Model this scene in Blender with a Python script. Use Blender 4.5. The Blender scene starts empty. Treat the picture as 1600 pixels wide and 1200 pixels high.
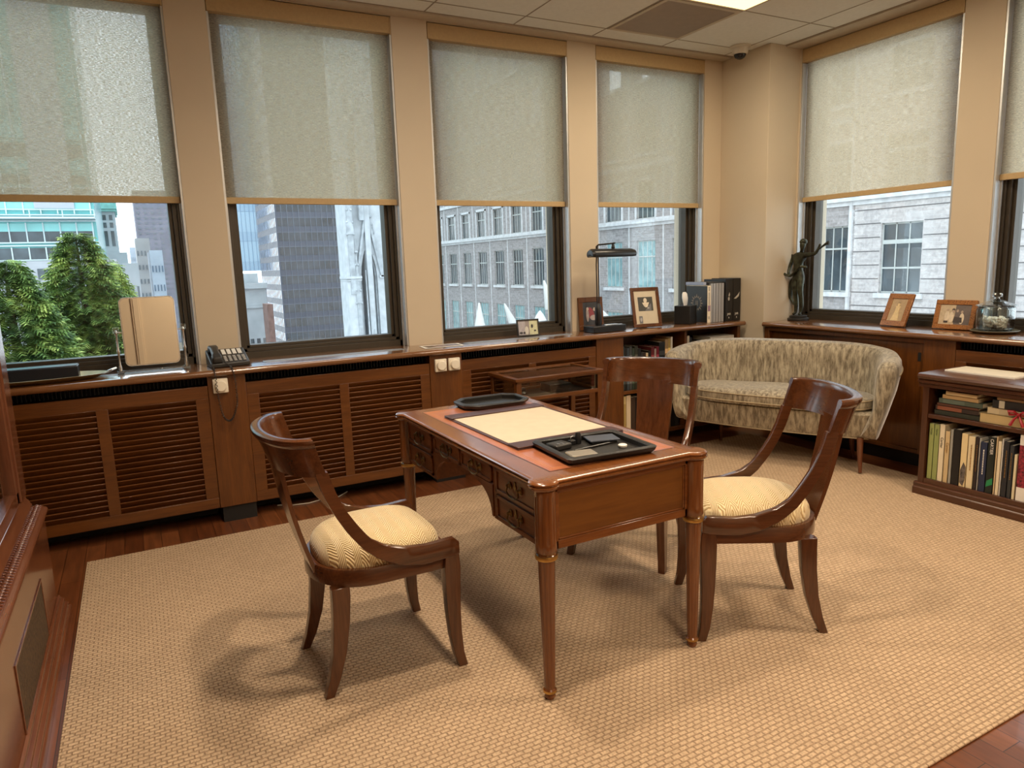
import bpy, bmesh, math, random
from math import sin, cos, pi, radians as R, sqrt, atan2
from mathutils import Vector, Matrix
random.seed(7)
S = bpy.context.scene
COL = S.collection

# ------------------------------------------------------------------ materials
def newmat(name):
    m = bpy.data.materials.new(name); m.use_nodes = True
    nt = m.node_tree; b = nt.nodes['Principled BSDF']
    return m, nt, b
def N(nt, t, **kw):
    n = nt.nodes.new(t)
    for k, v in kw.items():
        if k.startswith('i_'):
            n.inputs[k[2:].replace('_', ' ')].default_value = v
        else: setattr(n, k, v)
    return n
def ramp(nt, stops):
    r = nt.nodes.new('ShaderNodeValToRGB'); e = r.color_ramp.elements
    while len(e) < len(stops): e.new(0.5)
    for q, (p, c) in zip(e, stops): q.position = p; q.color = (*c, 1)
    return r
def coords(nt, scale=(1, 1, 1), rot=(0, 0, 0)):
    tc = nt.nodes.new('ShaderNodeTexCoord'); mp = nt.nodes.new('ShaderNodeMapping')
    mp.inputs['Scale'].default_value = scale; mp.inputs['Rotation'].default_value = rot
    nt.links.new(tc.outputs['Object'], mp.inputs['Vector']); return mp.outputs['Vector']
def plain(name, c, rough=.5, metal=0, coat=0, noise=0, nscale=20, spec=.5, bump=0, bscale=60):
    m, nt, b = newmat(name)
    b.inputs['Base Color'].default_value = (*c, 1); b.inputs['Roughness'].default_value = rough
    b.inputs['Metallic'].default_value = metal; b.inputs['Coat Weight'].default_value = coat
    b.inputs['Coat Roughness'].default_value = .12; b.inputs['Specular IOR Level'].default_value = spec
    v = coords(nt)
    if noise or True:
        nz = N(nt, 'ShaderNodeTexNoise', i_Scale=nscale, i_Detail=4.0); nt.links.new(v, nz.inputs['Vector'])
        k = noise or .04
        r = ramp(nt, [(.3, tuple(x*(1-k) for x in c)), (.7, tuple(min(1, x*(1+k)) for x in c))])
        nt.links.new(nz.outputs['Fac'], r.inputs['Fac']); nt.links.new(r.outputs['Color'], b.inputs['Base Color'])
    if bump:
        n2 = N(nt, 'ShaderNodeTexNoise', i_Scale=bscale, i_Detail=6.0); nt.links.new(v, n2.inputs['Vector'])
        bp = N(nt, 'ShaderNodeBump', i_Strength=bump, i_Distance=.01); nt.links.new(n2.outputs['Fac'], bp.inputs['Height'])
        nt.links.new(bp.outputs['Normal'], b.inputs['Normal'])
    return m
def wood(name, light, dark, axis='z', scale=1.0, rough=.3, coat=.25, spec=.5):
    """grain runs along axis"""
    m, nt, b = newmat(name)
    s = {'x': (1.2, 14, 14), 'y': (14, 1.2, 14), 'z': (14, 14, 1.2)}[axis]
    v = coords(nt, tuple(q*scale for q in s))
    n1 = N(nt, 'ShaderNodeTexNoise', i_Scale=1.6, i_Detail=8.0, i_Roughness=.62, i_Distortion=.9)
    n2 = N(nt, 'ShaderNodeTexNoise', i_Scale=9.0, i_Detail=3.0, i_Roughness=.5)
    nt.links.new(v, n1.inputs['Vector']); nt.links.new(v, n2.inputs['Vector'])
    mx = N(nt, 'ShaderNodeMath', operation='MULTIPLY_ADD'); mx.inputs[1].default_value = .35; 
    nt.links.new(n2.outputs['Fac'], mx.inputs[0]); 
    m2 = N(nt, 'ShaderNodeMath', operation='MULTIPLY'); m2.inputs[1].default_value = .65
    nt.links.new(n1.outputs['Fac'], m2.inputs[0]); nt.links.new(m2.outputs[0], mx.inputs[2])
    r = ramp(nt, [(.34, dark), (.5, tuple((a+c)/2 for a, c in zip(light, dark))), (.66, light)])
    nt.links.new(mx.outputs[0], r.inputs['Fac']); nt.links.new(r.outputs['Color'], b.inputs['Base Color'])
    b.inputs['Roughness'].default_value = rough; b.inputs['Coat Weight'].default_value = coat
    b.inputs['Coat Roughness'].default_value = .15; b.inputs['Specular IOR Level'].default_value = spec
    bp = N(nt, 'ShaderNodeBump', i_Strength=.06, i_Distance=.004); nt.links.new(mx.outputs[0], bp.inputs['Height'])
    nt.links.new(bp.outputs['Normal'], b.inputs['Normal'])
    return m
M = {}
CAB_L, CAB_D = (.150, .050, .009), (.078, .023, .004)
for ax in 'xyz':
    M['cab_'+ax] = wood('cabinet_wood_'+ax, CAB_L, CAB_D, ax, 1.0, .34, .2)
    M['desk_'+ax] = wood('desk_wood_'+ax, (.23, .080, .021), (.118, .036, .009), ax, .8, .22, .45)
    M['mah_'+ax] = wood('mahogany_'+ax, (.12, .040, .013), (.055, .017, .006), ax, 1.1, .2, .5)
    M['dark_'+ax] = wood('dark_wood_'+ax, (.10, .035, .014), (.048, .015, .007), ax, 1.0, .28, .35)
    M['old_'+ax] = wood('rosewood_'+ax, (.19, .068, .030), (.10, .030, .014), ax, .8, .18, .5)
M['ledge'] = wood('ledge_wood', (.22, .10, .04), (.13, .05, .018), 'x', 1.0, .16, 1.0)  # lighter and greyer than the cabinets: window sheen put into the colour
M['desk_d'] = wood('drawer_wood', (.23, .080, .021), (.118, .036, .009), 'y', .8, .42, .1, .35)
M['end_panel'] = wood('desk_panel_wood', (.21, .080, .014), (.12, .040, .007), 'x', .55, .3, .3)
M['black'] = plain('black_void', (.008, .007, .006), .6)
M['blackleather'] = plain('black_leather', (.012, .011, .010), .42, bump=.15, bscale=200)
M['blackmetal'] = plain('black_metal', (.010, .010, .011), .35)
M['blackplastic'] = plain('black_plastic', (.022, .021, .020), .38)
M['silver'] = plain('silver', (.75, .74, .72), .25, metal=1)
M['brass'] = plain('aged_brass', (.50, .31, .10), .35, metal=1, noise=.25)
M['darkbrass'] = plain('dark_brass', (.16, .10, .04), .4, metal=1, noise=.4)
M['wall'] = plain('painted_wall', (.58, .49, .365), .7, noise=.02, nscale=3, bump=.03, bscale=150, spec=.3)
M['ceil'] = plain('ceiling_tile', (.74, .74, .70), .8, noise=.03, nscale=40, bump=.05, bscale=300, spec=.2)
M['gridbar'] = plain('ceiling_grid_metal', (.30, .25, .19), .5)
M['ctrim'] = plain('ceiling_trim', (.52, .45, .35), .6)
M['grille'] = plain('vent_grille', (.42, .36, .30), .6)
M['frame'] = plain('bronze_window_frame', (.060, .048, .034), .45, metal=.3, noise=.05)
M['channel'] = plain('aluminium_channel', (.55, .56, .56), .4, metal=.6)
M['alu'] = plain('aluminium', (.62, .66, .70), .3, metal=.8)
M['white'] = plain('white_plastic', (.80, .74, .62), .4)
M['cream'] = plain('cream_paper', (.55, .48, .36), .75)
M['paper'] = plain('white_paper', (.82, .79, .72), .6)
M['brownleather'] = plain('brown_leather', (.060, .018, .012), .35, noise=.1, bump=.1, bscale=150)
M['valance'] = plain('valance_fabric', (.47, .335, .17), .75, noise=.05, nscale=80, bump=.05, bscale=300)

def m_leather_top():
    m, nt, b = newmat('tooled_leather')
    v = coords(nt)
    n = N(nt, 'ShaderNodeTexNoise', i_Scale=9.0, i_Detail=6.0); nt.links.new(v, n.inputs['Vector'])
    r = ramp(nt, [(.3, (.33, .095, .042)), (.7, (.45, .16, .075))]); nt.links.new(n.outputs['Fac'], r.inputs['Fac'])
    nt.links.new(r.outputs['Color'], b.inputs['Base Color']); b.inputs['Roughness'].default_value = .3
    b.inputs['Coat Weight'].default_value = .3
    return m
M['leather'] = m_leather_top()

def m_floor():
    m, nt, b = newmat('parquet_floor')
    v = coords(nt, (1, 1, 1), (0, 0, R(90)))
    br = N(nt, 'ShaderNodeTexBrick', i_Scale=1.0); br.offset = .5
    br.inputs['Brick Width'].default_value = .9; br.inputs['Row Height'].default_value = .085
    br.inputs['Mortar Size'].default_value = .0012; br.inputs['Color1'].default_value = (.13, .040, .014, 1)
    br.inputs['Color2'].default_value = (.21, .072, .026, 1); br.inputs['Mortar'].default_value = (.02, .008, .004, 1)
    nt.links.new(v, br.inputs['Vector'])
    v2 = coords(nt, (16, 1.6, 1))
    n = N(nt, 'ShaderNodeTexNoise', i_Scale=3.0, i_Detail=8.0); nt.links.new(v2, n.inputs['Vector'])
    r = ramp(nt, [(.3, (.65, .65, .65)), (.7, (1.15, 1.1, 1.05))]); nt.links.new(n.outputs['Fac'], r.inputs['Fac'])
    mx = N(nt, 'ShaderNodeMix', data_type='RGBA', blend_type='MULTIPLY'); mx.inputs['Factor'].default_value = 1
    nt.links.new(br.outputs['Color'], mx.inputs['A']); nt.links.new(r.outputs['Color'], mx.inputs['B'])
    nt.links.new(mx.outputs['Result'], b.inputs['Base Color']); b.inputs['Roughness'].default_value = .28
    b.inputs['Coat Weight'].default_value = .2
    return m
M['floor'] = m_floor()

def m_rug():
    m, nt, b = newmat('woven_rug')
    v = coords(nt)
    br = N(nt, 'ShaderNodeTexBrick', i_Scale=1.0); br.offset = .5; br.inputs['Brick Width'].default_value = .028
    br.inputs['Row Height'].default_value = .0165; br.inputs['Mortar Size'].default_value = .0032
    br.inputs['Mortar Smooth'].default_value = .8
    br.inputs['Color1'].default_value = (.61, .45, .30, 1); br.inputs['Color2'].default_value = (.55, .40, .265, 1)
    br.inputs['Mortar'].default_value = (.38, .265, .17, 1)
    # slightly warped coordinates so the rows wander
    nz = N(nt, 'ShaderNodeTexNoise', i_Scale=5.0, i_Detail=2.0); nt.links.new(v, nz.inputs['Vector'])
    sb = N(nt, 'ShaderNodeVectorMath', operation='MULTIPLY_ADD'); sb.inputs[1].default_value = (.012, .012, 0)
    nt.links.new(nz.outputs['Color'], sb.inputs[0]); nt.links.new(v, sb.inputs[2])
    nt.links.new(sb.outputs[0], br.inputs['Vector'])
    n2 = N(nt, 'ShaderNodeTexNoise', i_Scale=150.0, i_Detail=5.0); nt.links.new(v, n2.inputs['Vector'])
    r = ramp(nt, [(.3, (.74, .74, .74)), (.7, (1.14, 1.14, 1.14))]); nt.links.new(n2.outputs['Fac'], r.inputs['Fac'])
    mx = N(nt, 'ShaderNodeMix', data_type='RGBA', blend_type='MULTIPLY'); mx.inputs['Factor'].default_value = 1
    nt.links.new(br.outputs['Color'], mx.inputs['A']); nt.links.new(r.outputs['Color'], mx.inputs['B'])
    nt.links.new(mx.outputs['Result'], b.inputs['Base Color']); b.inputs['Roughness'].default_value = .9
    b.inputs['Specular IOR Level'].default_value = .1
    inv = N(nt, 'ShaderNodeMath', operation='SUBTRACT'); inv.inputs[0].default_value = 1
    nt.links.new(br.outputs['Fac'], inv.inputs[1])
    bp = N(nt, 'ShaderNodeBump', i_Strength=.7, i_Distance=.004); nt.links.new(inv.outputs[0], bp.inputs['Height'])
    nt.links.new(bp.outputs['Normal'], b.inputs['Normal'])
    return m
M['rug'] = m_rug()

def m_shade():
    m, nt, b = newmat('shade_fabric'); nt.nodes.remove(b)
    out = nt.nodes['Material Output']
    v = coords(nt, (16, 16, 210))
    n = N(nt, 'ShaderNodeTexNoise', i_Scale=1.6, i_Detail=5.0, i_Roughness=.6); nt.links.new(v, n.inputs['Vector'])
    r = ramp(nt, [(.32, (.68, .56, .40)), (.68, (1.0, .93, .76))]); nt.links.new(n.outputs['Fac'], r.inputs['Fac'])
    d = N(nt, 'ShaderNodeBsdfDiffuse'); t = N(nt, 'ShaderNodeBsdfTranslucent'); tr = N(nt, 'ShaderNodeBsdfTransparent')
    nt.links.new(r.outputs['Color'], d.inputs['Color']); nt.links.new(r.outputs['Color'], t.inputs['Color'])
    mx = N(nt, 'ShaderNodeMixShader'); mx.inputs[0].default_value = .86
    nt.links.new(d.outputs[0], mx.inputs[1]); nt.links.new(t.outputs[0], mx.inputs[2])
    r2 = ramp(nt, [(.36, (.06, .06, .06)), (.66, (.50, .50, .50))])
    v3 = coords(nt, (40, 40, 260)); n3 = N(nt, 'ShaderNodeTexNoise', i_Scale=2.0, i_Detail=4.0); nt.links.new(v3, n3.inputs['Vector'])
    nt.links.new(n3.outputs['Fac'], r2.inputs['Fac'])
    m2 = N(nt, 'ShaderNodeMixShader'); nt.links.new(r2.outputs['Color'], m2.inputs[0])
    nt.links.new(mx.outputs[0], m2.inputs[1]); nt.links.new(tr.outputs[0], m2.inputs[2])
    nt.links.new(m2.outputs[0], out.inputs['Surface'])
    return m
M['shade'] = m_shade()

def m_glass(name='window_glass', tint=(.93, .96, .97), refl=.06, rough=0.0):
    m, nt, b = newmat(name); nt.nodes.remove(b); out = nt.nodes['Material Output']
    g = N(nt, 'ShaderNodeBsdfGlossy'); g.inputs['Roughness'].default_value = rough; g.inputs['Color'].default_value = (1, 1, 1, 1)
    tr = N(nt, 'ShaderNodeBsdfTransparent'); tr.inputs['Color'].default_value = (*tint, 1)
    f = N(nt, 'ShaderNodeFresnel', i_IOR=1.45); ml = N(nt, 'ShaderNodeMath', operation='MULTIPLY'); ml.inputs[1].default_value = refl/.04
    cl = N(nt, 'ShaderNodeMath', operation='MINIMUM'); cl.inputs[1].default_value = .9
    nt.links.new(f.outputs[0], ml.inputs[0]); nt.links.new(ml.outputs[0], cl.inputs[0])
    mx = N(nt, 'ShaderNodeMixShader'); nt.links.new(cl.outputs[0], mx.inputs[0])
    nt.links.new(tr.outputs[0], mx.inputs[1]); nt.links.new(g.outputs[0], mx.inputs[2]); nt.links.new(mx.outputs[0], out.inputs['Surface'])
    return m
M['glass'] = m_glass(refl=.03)
M['jarglass'] = m_glass('clear_jar_glass', (.95, .985, .985), .06)
M['lucite'] = m_glass('clear_acrylic', (.90, .95, .97), .12)
M['tableglass'] = m_glass('vitrine_glass', (.90, .92, .90), .06)

def m_upholstery(name, a, c, scale, stretch, rough=.7, sheen=.4):
    m, nt, b = newmat(name)
    v = coords(nt, stretch)
    n = N(nt, 'ShaderNodeTexNoise', i_Scale=scale, i_Detail=5.0, i_Roughness=.7, i_Distortion=.3); nt.links.new(v, n.inputs['Vector'])
    r = ramp(nt, [(.38, a), (.62, c)]); nt.links.new(n.outputs['Fac'], r.inputs['Fac'])
    nt.links.new(r.outputs['Color'], b.inputs['Base Color']); b.inputs['Roughness'].default_value = rough
    b.inputs['Sheen Weight'].default_value = sheen; b.inputs['Sheen Roughness'].default_value = .4
    bp = N(nt, 'ShaderNodeBump', i_Strength=.25, i_Distance=.004); nt.links.new(n.outputs['Fac'], bp.inputs['Height'])
    nt.links.new(bp.outputs['Normal'], b.inputs['Normal'])
    return m
M['velvet'] = m_upholstery('sofa_velvet', (.135, .105, .065), (.44, .38, .27), 48, (1, 1, .22), .6, .8)
M['piping'] = plain('sofa_piping', (.42, .34, .22), .7)

def m_chairfabric():
    m, nt, b = newmat('zigzag_fabric')
    tc = nt.nodes.new('ShaderNodeTexCoord'); sp = N(nt, 'ShaderNodeSeparateXYZ'); nt.links.new(tc.outputs['Object'], sp.inputs[0])
    # zigzag ribs: y-displaced by triangle wave in x
    pp = N(nt, 'ShaderNodeMath', operation='PINGPONG'); pp.inputs[1].default_value = .022
    nt.links.new(sp.outputs['X'], pp.inputs[0])
    nz = N(nt, 'ShaderNodeTexNoise', i_Scale=14.0, i_Detail=3.0); nt.links.new(tc.outputs['Object'], nz.inputs['Vector'])
    ad = N(nt, 'ShaderNodeMath', operation='MULTIPLY_ADD'); ad.inputs[1].default_value = 1.6
    nt.links.new(pp.outputs[0], ad.inputs[0]); 
    a0 = N(nt, 'ShaderNodeMath', operation='MULTIPLY_ADD'); a0.inputs[1].default_value = .03
    nt.links.new(nz.outputs['Fac'], a0.inputs[0]); nt.links.new(sp.outputs['Y'], a0.inputs[2]); nt.links.new(a0.outputs[0], ad.inputs[2])
    zz = N(nt, 'ShaderNodeMath', operation='ADD'); nt.links.new(ad.outputs[0], zz.inputs[0])
    zs = N(nt, 'ShaderNodeMath', operation='MULTIPLY'); zs.inputs[1].default_value = .6; nt.links.new(sp.outputs['Z'], zs.inputs[0]); nt.links.new(zs.outputs[0], zz.inputs[1])
    ml = N(nt, 'ShaderNodeMath', operation='MULTIPLY'); ml.inputs[1].default_value = 2*pi/.0125; nt.links.new(zz.outputs[0], ml.inputs[0])
    sn = N(nt, 'ShaderNodeMath', operation='SINE'); nt.links.new(ml.outputs[0], sn.inputs[0])
    r = ramp(nt, [(0, (.42, .26, .09)), (.30, (.72, .54, .27)), (1, (.86, .72, .44))])
    mr = N(nt, 'ShaderNodeMapRange'); mr.inputs['From Min'].default_value = -1; nt.links.new(sn.outputs[0], mr.inputs['Value'])
    nt.links.new(mr.outputs[0], r.inputs['Fac']); nt.links.new(r.outputs['Color'], b.inputs['Base Color'])
    bp = N(nt, 'ShaderNodeBump', i_Strength=.6, i_Distance=.004); nt.links.new(mr.outputs[0], bp.inputs['Height'])
    nt.links.new(bp.outputs['Normal'], b.inputs['Normal']); b.inputs['Roughness'].default_value = .5; b.inputs['Sheen Weight'].default_value = .3
    return m
M['zigzag'] = m_chairfabric()

def m_stone(name, a, c, mort, bw, bh, axis='x', ms=.012, noise=.5):
    """coursed masonry on vertical walls; axis = horizontal direction of the facade"""
    m, nt, b = newmat(name)
    tc = nt.nodes.new('ShaderNodeTexCoord'); sp = N(nt, 'ShaderNodeSeparateXYZ'); nt.links.new(tc.outputs['Object'], sp.inputs[0])
    cb = N(nt, 'ShaderNodeCombineXYZ'); nt.links.new(sp.outputs['X' if axis == 'x' else 'Y'], cb.inputs[0]); nt.links.new(sp.outputs['Z'], cb.inputs[1])
    br = N(nt, 'ShaderNodeTexBrick', i_Scale=1.0); br.inputs['Brick Width'].default_value = bw; br.inputs['Row Height'].default_value = bh
    br.inputs['Mortar Size'].default_value = ms; br.inputs['Color1'].default_value = (*a, 1); br.inputs['Color2'].default_value = (*c, 1)
    br.inputs['Mortar'].default_value = (*mort, 1); br.inputs['Mortar Smooth'].default_value = .3
    nt.links.new(cb.outputs[0], br.inputs['Vector'])
    n = N(nt, 'ShaderNodeTexNoise', i_Scale=5.0, i_Detail=9.0, i_Roughness=.75); nt.links.new(tc.outputs['Object'], n.inputs['Vector'])
    r = ramp(nt, [(.35, (1-noise,)*3), (.65, (1+noise*.6,)*3)]); nt.links.new(n.outputs['Fac'], r.inputs['Fac'])
    mx = N(nt, 'ShaderNodeMix', data_type='RGBA', blend_type='MULTIPLY'); mx.inputs['Factor'].default_value = 1
    nt.links.new(br.outputs['Color'], mx.inputs['A']); nt.links.new(r.outputs['Color'], mx.inputs['B'])
    nt.links.new(mx.outputs['Result'], b.inputs['Base Color']); b.inputs['Roughness'].default_value = .9
    b.inputs['Specular IOR Level'].default_value = .1
    return m

# ------------------------------------------------------------------ mesh builder
class MB:
    def __init__(s): s.v = []; s.f = []; s.mi = 0; s.fm = []
    def add(s, vs, fs):
        o = len(s.v); s.v += [tuple(v) for v in vs]
        for f in fs: s.f.append(tuple(i+o for i in f)); s.fm.append(s.mi)
        return s
    def box(s, x0, x1, y0, y1, z0, z1):
        v = [(x, y, z) for z in (z0, z1) for y in (y0, y1) for x in (x0, x1)]
        return s.add(v, [(0, 2, 3, 1), (4, 5, 7, 6), (0, 1, 5, 4), (2, 6, 7, 3), (0, 4, 6, 2), (1, 3, 7, 5)])
    def obox(s, c, h, rot):
        """centre, half sizes, rotation matrix"""
        c = Vector(c); v = [c + rot @ Vector((x*h[0], y*h[1], z*h[2])) for z in (-1, 1) for y in (-1, 1) for x in (-1, 1)]
        return s.add(v, [(0, 2, 3, 1), (4, 5, 7, 6), (0, 1, 5, 4), (2, 6, 7, 3), (0, 4, 6, 2), (1, 3, 7, 5)])
    def loft(s, rings, closed=True, caps=True):
        n = len(rings[0]); vs = [p for r in rings for p in r]; fs = []
        for i in range(len(rings)-1):
            for j in range(n if closed else n-1):
                k = (j+1) % n; fs.append((i*n+j, i*n+k, (i+1)*n+k, (i+1)*n+j))
        if caps and closed:
            fs.append(tuple(range(n))[::-1]); fs.append(tuple((len(rings)-1)*n+j for j in range(n)))
        return s.add(vs, fs)
    def prism(s, poly, axis, a, b):
        """poly of 2-d points in the plane normal to axis, extruded a..b"""
        def P(p, t): return {'x': (t, p[0], p[1]), 'y': (p[0], t, p[1]), 'z': (p[0], p[1], t)}[axis]
        return s.loft([[P(p, a) for p in poly], [P(p, b) for p in poly]])
    def lathe(s, prof, c=(0, 0, 0), n=24, axis='z'):
        rings = []
        for r, z in prof:
            ring = []
            for k in range(n):
                t = 2*pi*k/n; x, y = r*cos(t), r*sin(t)
                q = {'z': (x, y, z), 'x': (z, x, y), 'y': (x, z, y)}[axis]
                ring.append((q[0]+c[0], q[1]+c[1], q[2]+c[2]))
            rings.append(ring)
        return s.loft(rings)
    def tube(s, pts, r, n=8, caps=True):
        pts = [Vector(p) for p in pts]; rings = []; up = Vector((0, 0, 1)); prev = None
        for i, p in enumerate(pts):
            d = (pts[min(i+1, len(pts)-1)] - pts[max(i-1, 0)]).normalized()
            a = prev if prev is not None else (Vector((1, 0, 0)) if abs(d.z) > .9 else up)
            x = (a - d*a.dot(d))
            if x.length < 1e-5: x = Vector((0, 1, 0)) - d*d.y
            x.normalize(); y = d.cross(x); prev = x
            rr = r[i] if isinstance(r, (list, tuple)) else r
            rings.append([p + x*rr*cos(2*pi*k/n) + y*rr*sin(2*pi*k/n) for k in range(n)])
        return s.loft(rings, caps=caps)
    def ball(s, c, r, n=12, sc=(1, 1, 1)):
        prof = [(max(1e-4, r*sin(pi*i/(n//2+2))), -r*cos(pi*i/(n//2+2))) for i in range(n//2+3)]
        o = len(s.v); s.lathe(prof, (0, 0, 0), n)
        for i in range(o, len(s.v)):
            q = s.v[i]; s.v[i] = (q[0]*sc[0]+c[0], q[1]*sc[1]+c[1], q[2]*sc[2]+c[2])
        return s
    def xf(s, mat, o=0):
        for i in range(o, len(s.v)): s.v[i] = tuple(mat @ Vector(s.v[i]))
        return s
    def build(s, name, mats, parent=None, loc=None, bevel=0, smooth=False, rot=None, seg=2, sub=0):
        me = bpy.data.meshes.new(name); me.from_pydata(s.v, [], s.f)
        if not isinstance(mats, (list, tuple)): mats = [mats]
        for m in mats: me.materials.append(m)
        if len(mats) > 1: me.polygons.foreach_set('material_index', s.fm)
        bm = bmesh.new(); bm.from_mesh(me); bmesh.ops.recalc_face_normals(bm, faces=bm.faces); bm.to_mesh(me); bm.free()
        o = bpy.data.objects.new(name, me); COL.objects.link(o)
        if parent is not None: o.parent = parent
        if loc is not None: o.location = loc
        if rot is not None: o.rotation_euler = rot
        if bevel:
            b = o.modifiers.new('bevel', 'BEVEL'); b.width = bevel; b.segments = seg; b.limit_method = 'ANGLE'; b.angle_limit = R(40)
        if sub:
            q = o.modifiers.new('sub', 'SUBSURF'); q.levels = sub; q.render_levels = sub
        if smooth or bevel or sub:
            me.polygons.foreach_set('use_smooth', [True]*len(me.polygons))
            if not sub:
                try: me.set_sharp_from_angle(angle=R(38))
                except Exception: pass
        return o
def tag(o, label=None, cat=None, group=None, kind=None):
    if label: o['label'] = label
    if cat: o['category'] = cat
    if group: o['group'] = group
    if kind: o['kind'] = kind
    return o
def thing(name, label, cat, loc=(0, 0, 0), rz=0, group=None):
    o = bpy.data.objects.new(name, None); COL.objects.link(o); o.location = loc; o.rotation_euler = (0, 0, rz)
    o.empty_display_size = .05
    return tag(o, label, cat, group)
def struct(o): o['kind'] = 'structure'; return o
def copytree(o, parent=None):
    c = o.copy(); COL.objects.link(c)
    if parent is not None: c.parent = parent
    for ch in [q for q in bpy.data.objects if q.parent == o]: copytree(ch, c)
    return c
def text_mesh(s, size, name, mat, parent, mtx, extrude=.0003, align='CENTER'):
    cu = bpy.data.curves.new(name, 'FONT'); cu.body = s; cu.size = size; cu.extrude = extrude; cu.align_x = align; cu.align_y = 'CENTER'
    t = bpy.data.objects.new(name, cu); COL.objects.link(t)
    dg = bpy.context.evaluated_depsgraph_get(); me = bpy.data.meshes.new_from_object(t.evaluated_get(dg))
    bpy.data.objects.remove(t); me.transform(mtx); me.materials.clear(); me.materials.append(mat)
    o = bpy.data.objects.new(name, me); COL.objects.link(o); o.parent = parent
    return o

# ------------------------------------------------------------------ key dimensions
YA, XB, XC, YC = 4.318, 4.562, 4.246, 3.846      # wall planes: back wall, right wall, corner column face, column edge
ZC, ZS = 2.863, .854                              # ceiling, sill height
YF, XF = 4.029, 4.246                             # cabinet fronts
NOSE_Y, NOSE_X = 3.990, 4.218
OPA = [(-.73, .306), (.515, 1.551), (1.782, 2.81), (3.047, 4.066)]
OPB = [(2.664, 3.832), (1.262, 2.43)]
ZH = 2.848                                        # head of the openings
X0, Y0 = -1.0, -1.7

# ------------------------------------------------------------------ room shell
struct(MB().box(X0, 4.70, Y0, 4.6, -.05, 0).build('floor', M['floor']))
w = MB(); xs = [X0] + [q for o in OPA for q in o] + [4.75]
for i in range(0, len(xs), 2): w.box(xs[i], xs[i+1], YA, YA+.34, 0, ZC)
for a, b in OPA: w.box(a, b, YA, YA+.34, 0, ZS-.03); w.box(a, b, YA, YA+.34, ZH, ZC)
struct(w.build('wall_back', M['wall']))
w = MB()
w.box(XC, 4.75, YC, YA, 0, ZC)                                     # corner column
ys = [YC, OPB[0][0], OPB[1][1], OPB[1][0]]
w.box(XB, XB+.34, OPB[0][1], YC+.01, 0, ZC); w.box(XB, XB+.34, OPB[1][1], OPB[0][0], 0, ZC); w.box(XB, XB+.34, Y0, OPB[1][0], 0, ZC)
for a, b in OPB: w.box(XB, XB+.34, a, b, 0, ZS-.03); w.box(XB, XB+.34, a, b, ZH, ZC)
struct(w.build('wall_right', M['wall'], bevel=.003))
struct(MB().box(X0-.1, X0, Y0, 4.6, 0, ZC).build('wall_left', M['wall']))
w = MB().box(X0, 4.9, Y0-.1, Y0, 0, ZC)
struct(w.build('wall_front', M['wall']))
w = MB()
for xx in (-.30, .08, .92): w.box(xx-.10, xx, Y0, Y0+.02, 0, 2.2); w.box(xx-.08, xx-.02, Y0+.02, Y0+.03, 0, 2.2)
w.box(-.40, .92, Y0, Y0+.022, 2.1, 2.22); w.box(-1, -.4, Y0, Y0+.02, .8, .88)
struct(w.build('trim_2', M['wall'], bevel=.002))
c = MB().box(X0-.1, 4.95, Y0-.1, 4.7, ZC, ZC+.1)
struct(c.build('ceiling', M['ceil']))
g = MB()
gx = [1.727+.608*k for k in range(-4, 5)]; gy = [4.045-.61*k for k in range(0, 10)]
for x in gx:
    g.box(x-.004, x+.004, Y0, 4.21, ZC-.0018, ZC+.001)
for y in gy: g.box(X0, 4.44, y-.004, y+.004, ZC-.0018, ZC+.001)
g.box(X0, XC, 4.205, 4.213, ZC-.003, ZC+.001); g.box(4.400, 4.406, Y0, YC, ZC-.003, ZC+.001)
struct(g.build('trim_1', M['gridbar']))
g = MB(); g.box(X0, XC, 4.213, YA, ZC-.012, ZC); g.box(4.406, XB, Y0, YC, ZC-.012, ZC)
struct(g.build('trim_3', M['ctrim']))

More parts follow.
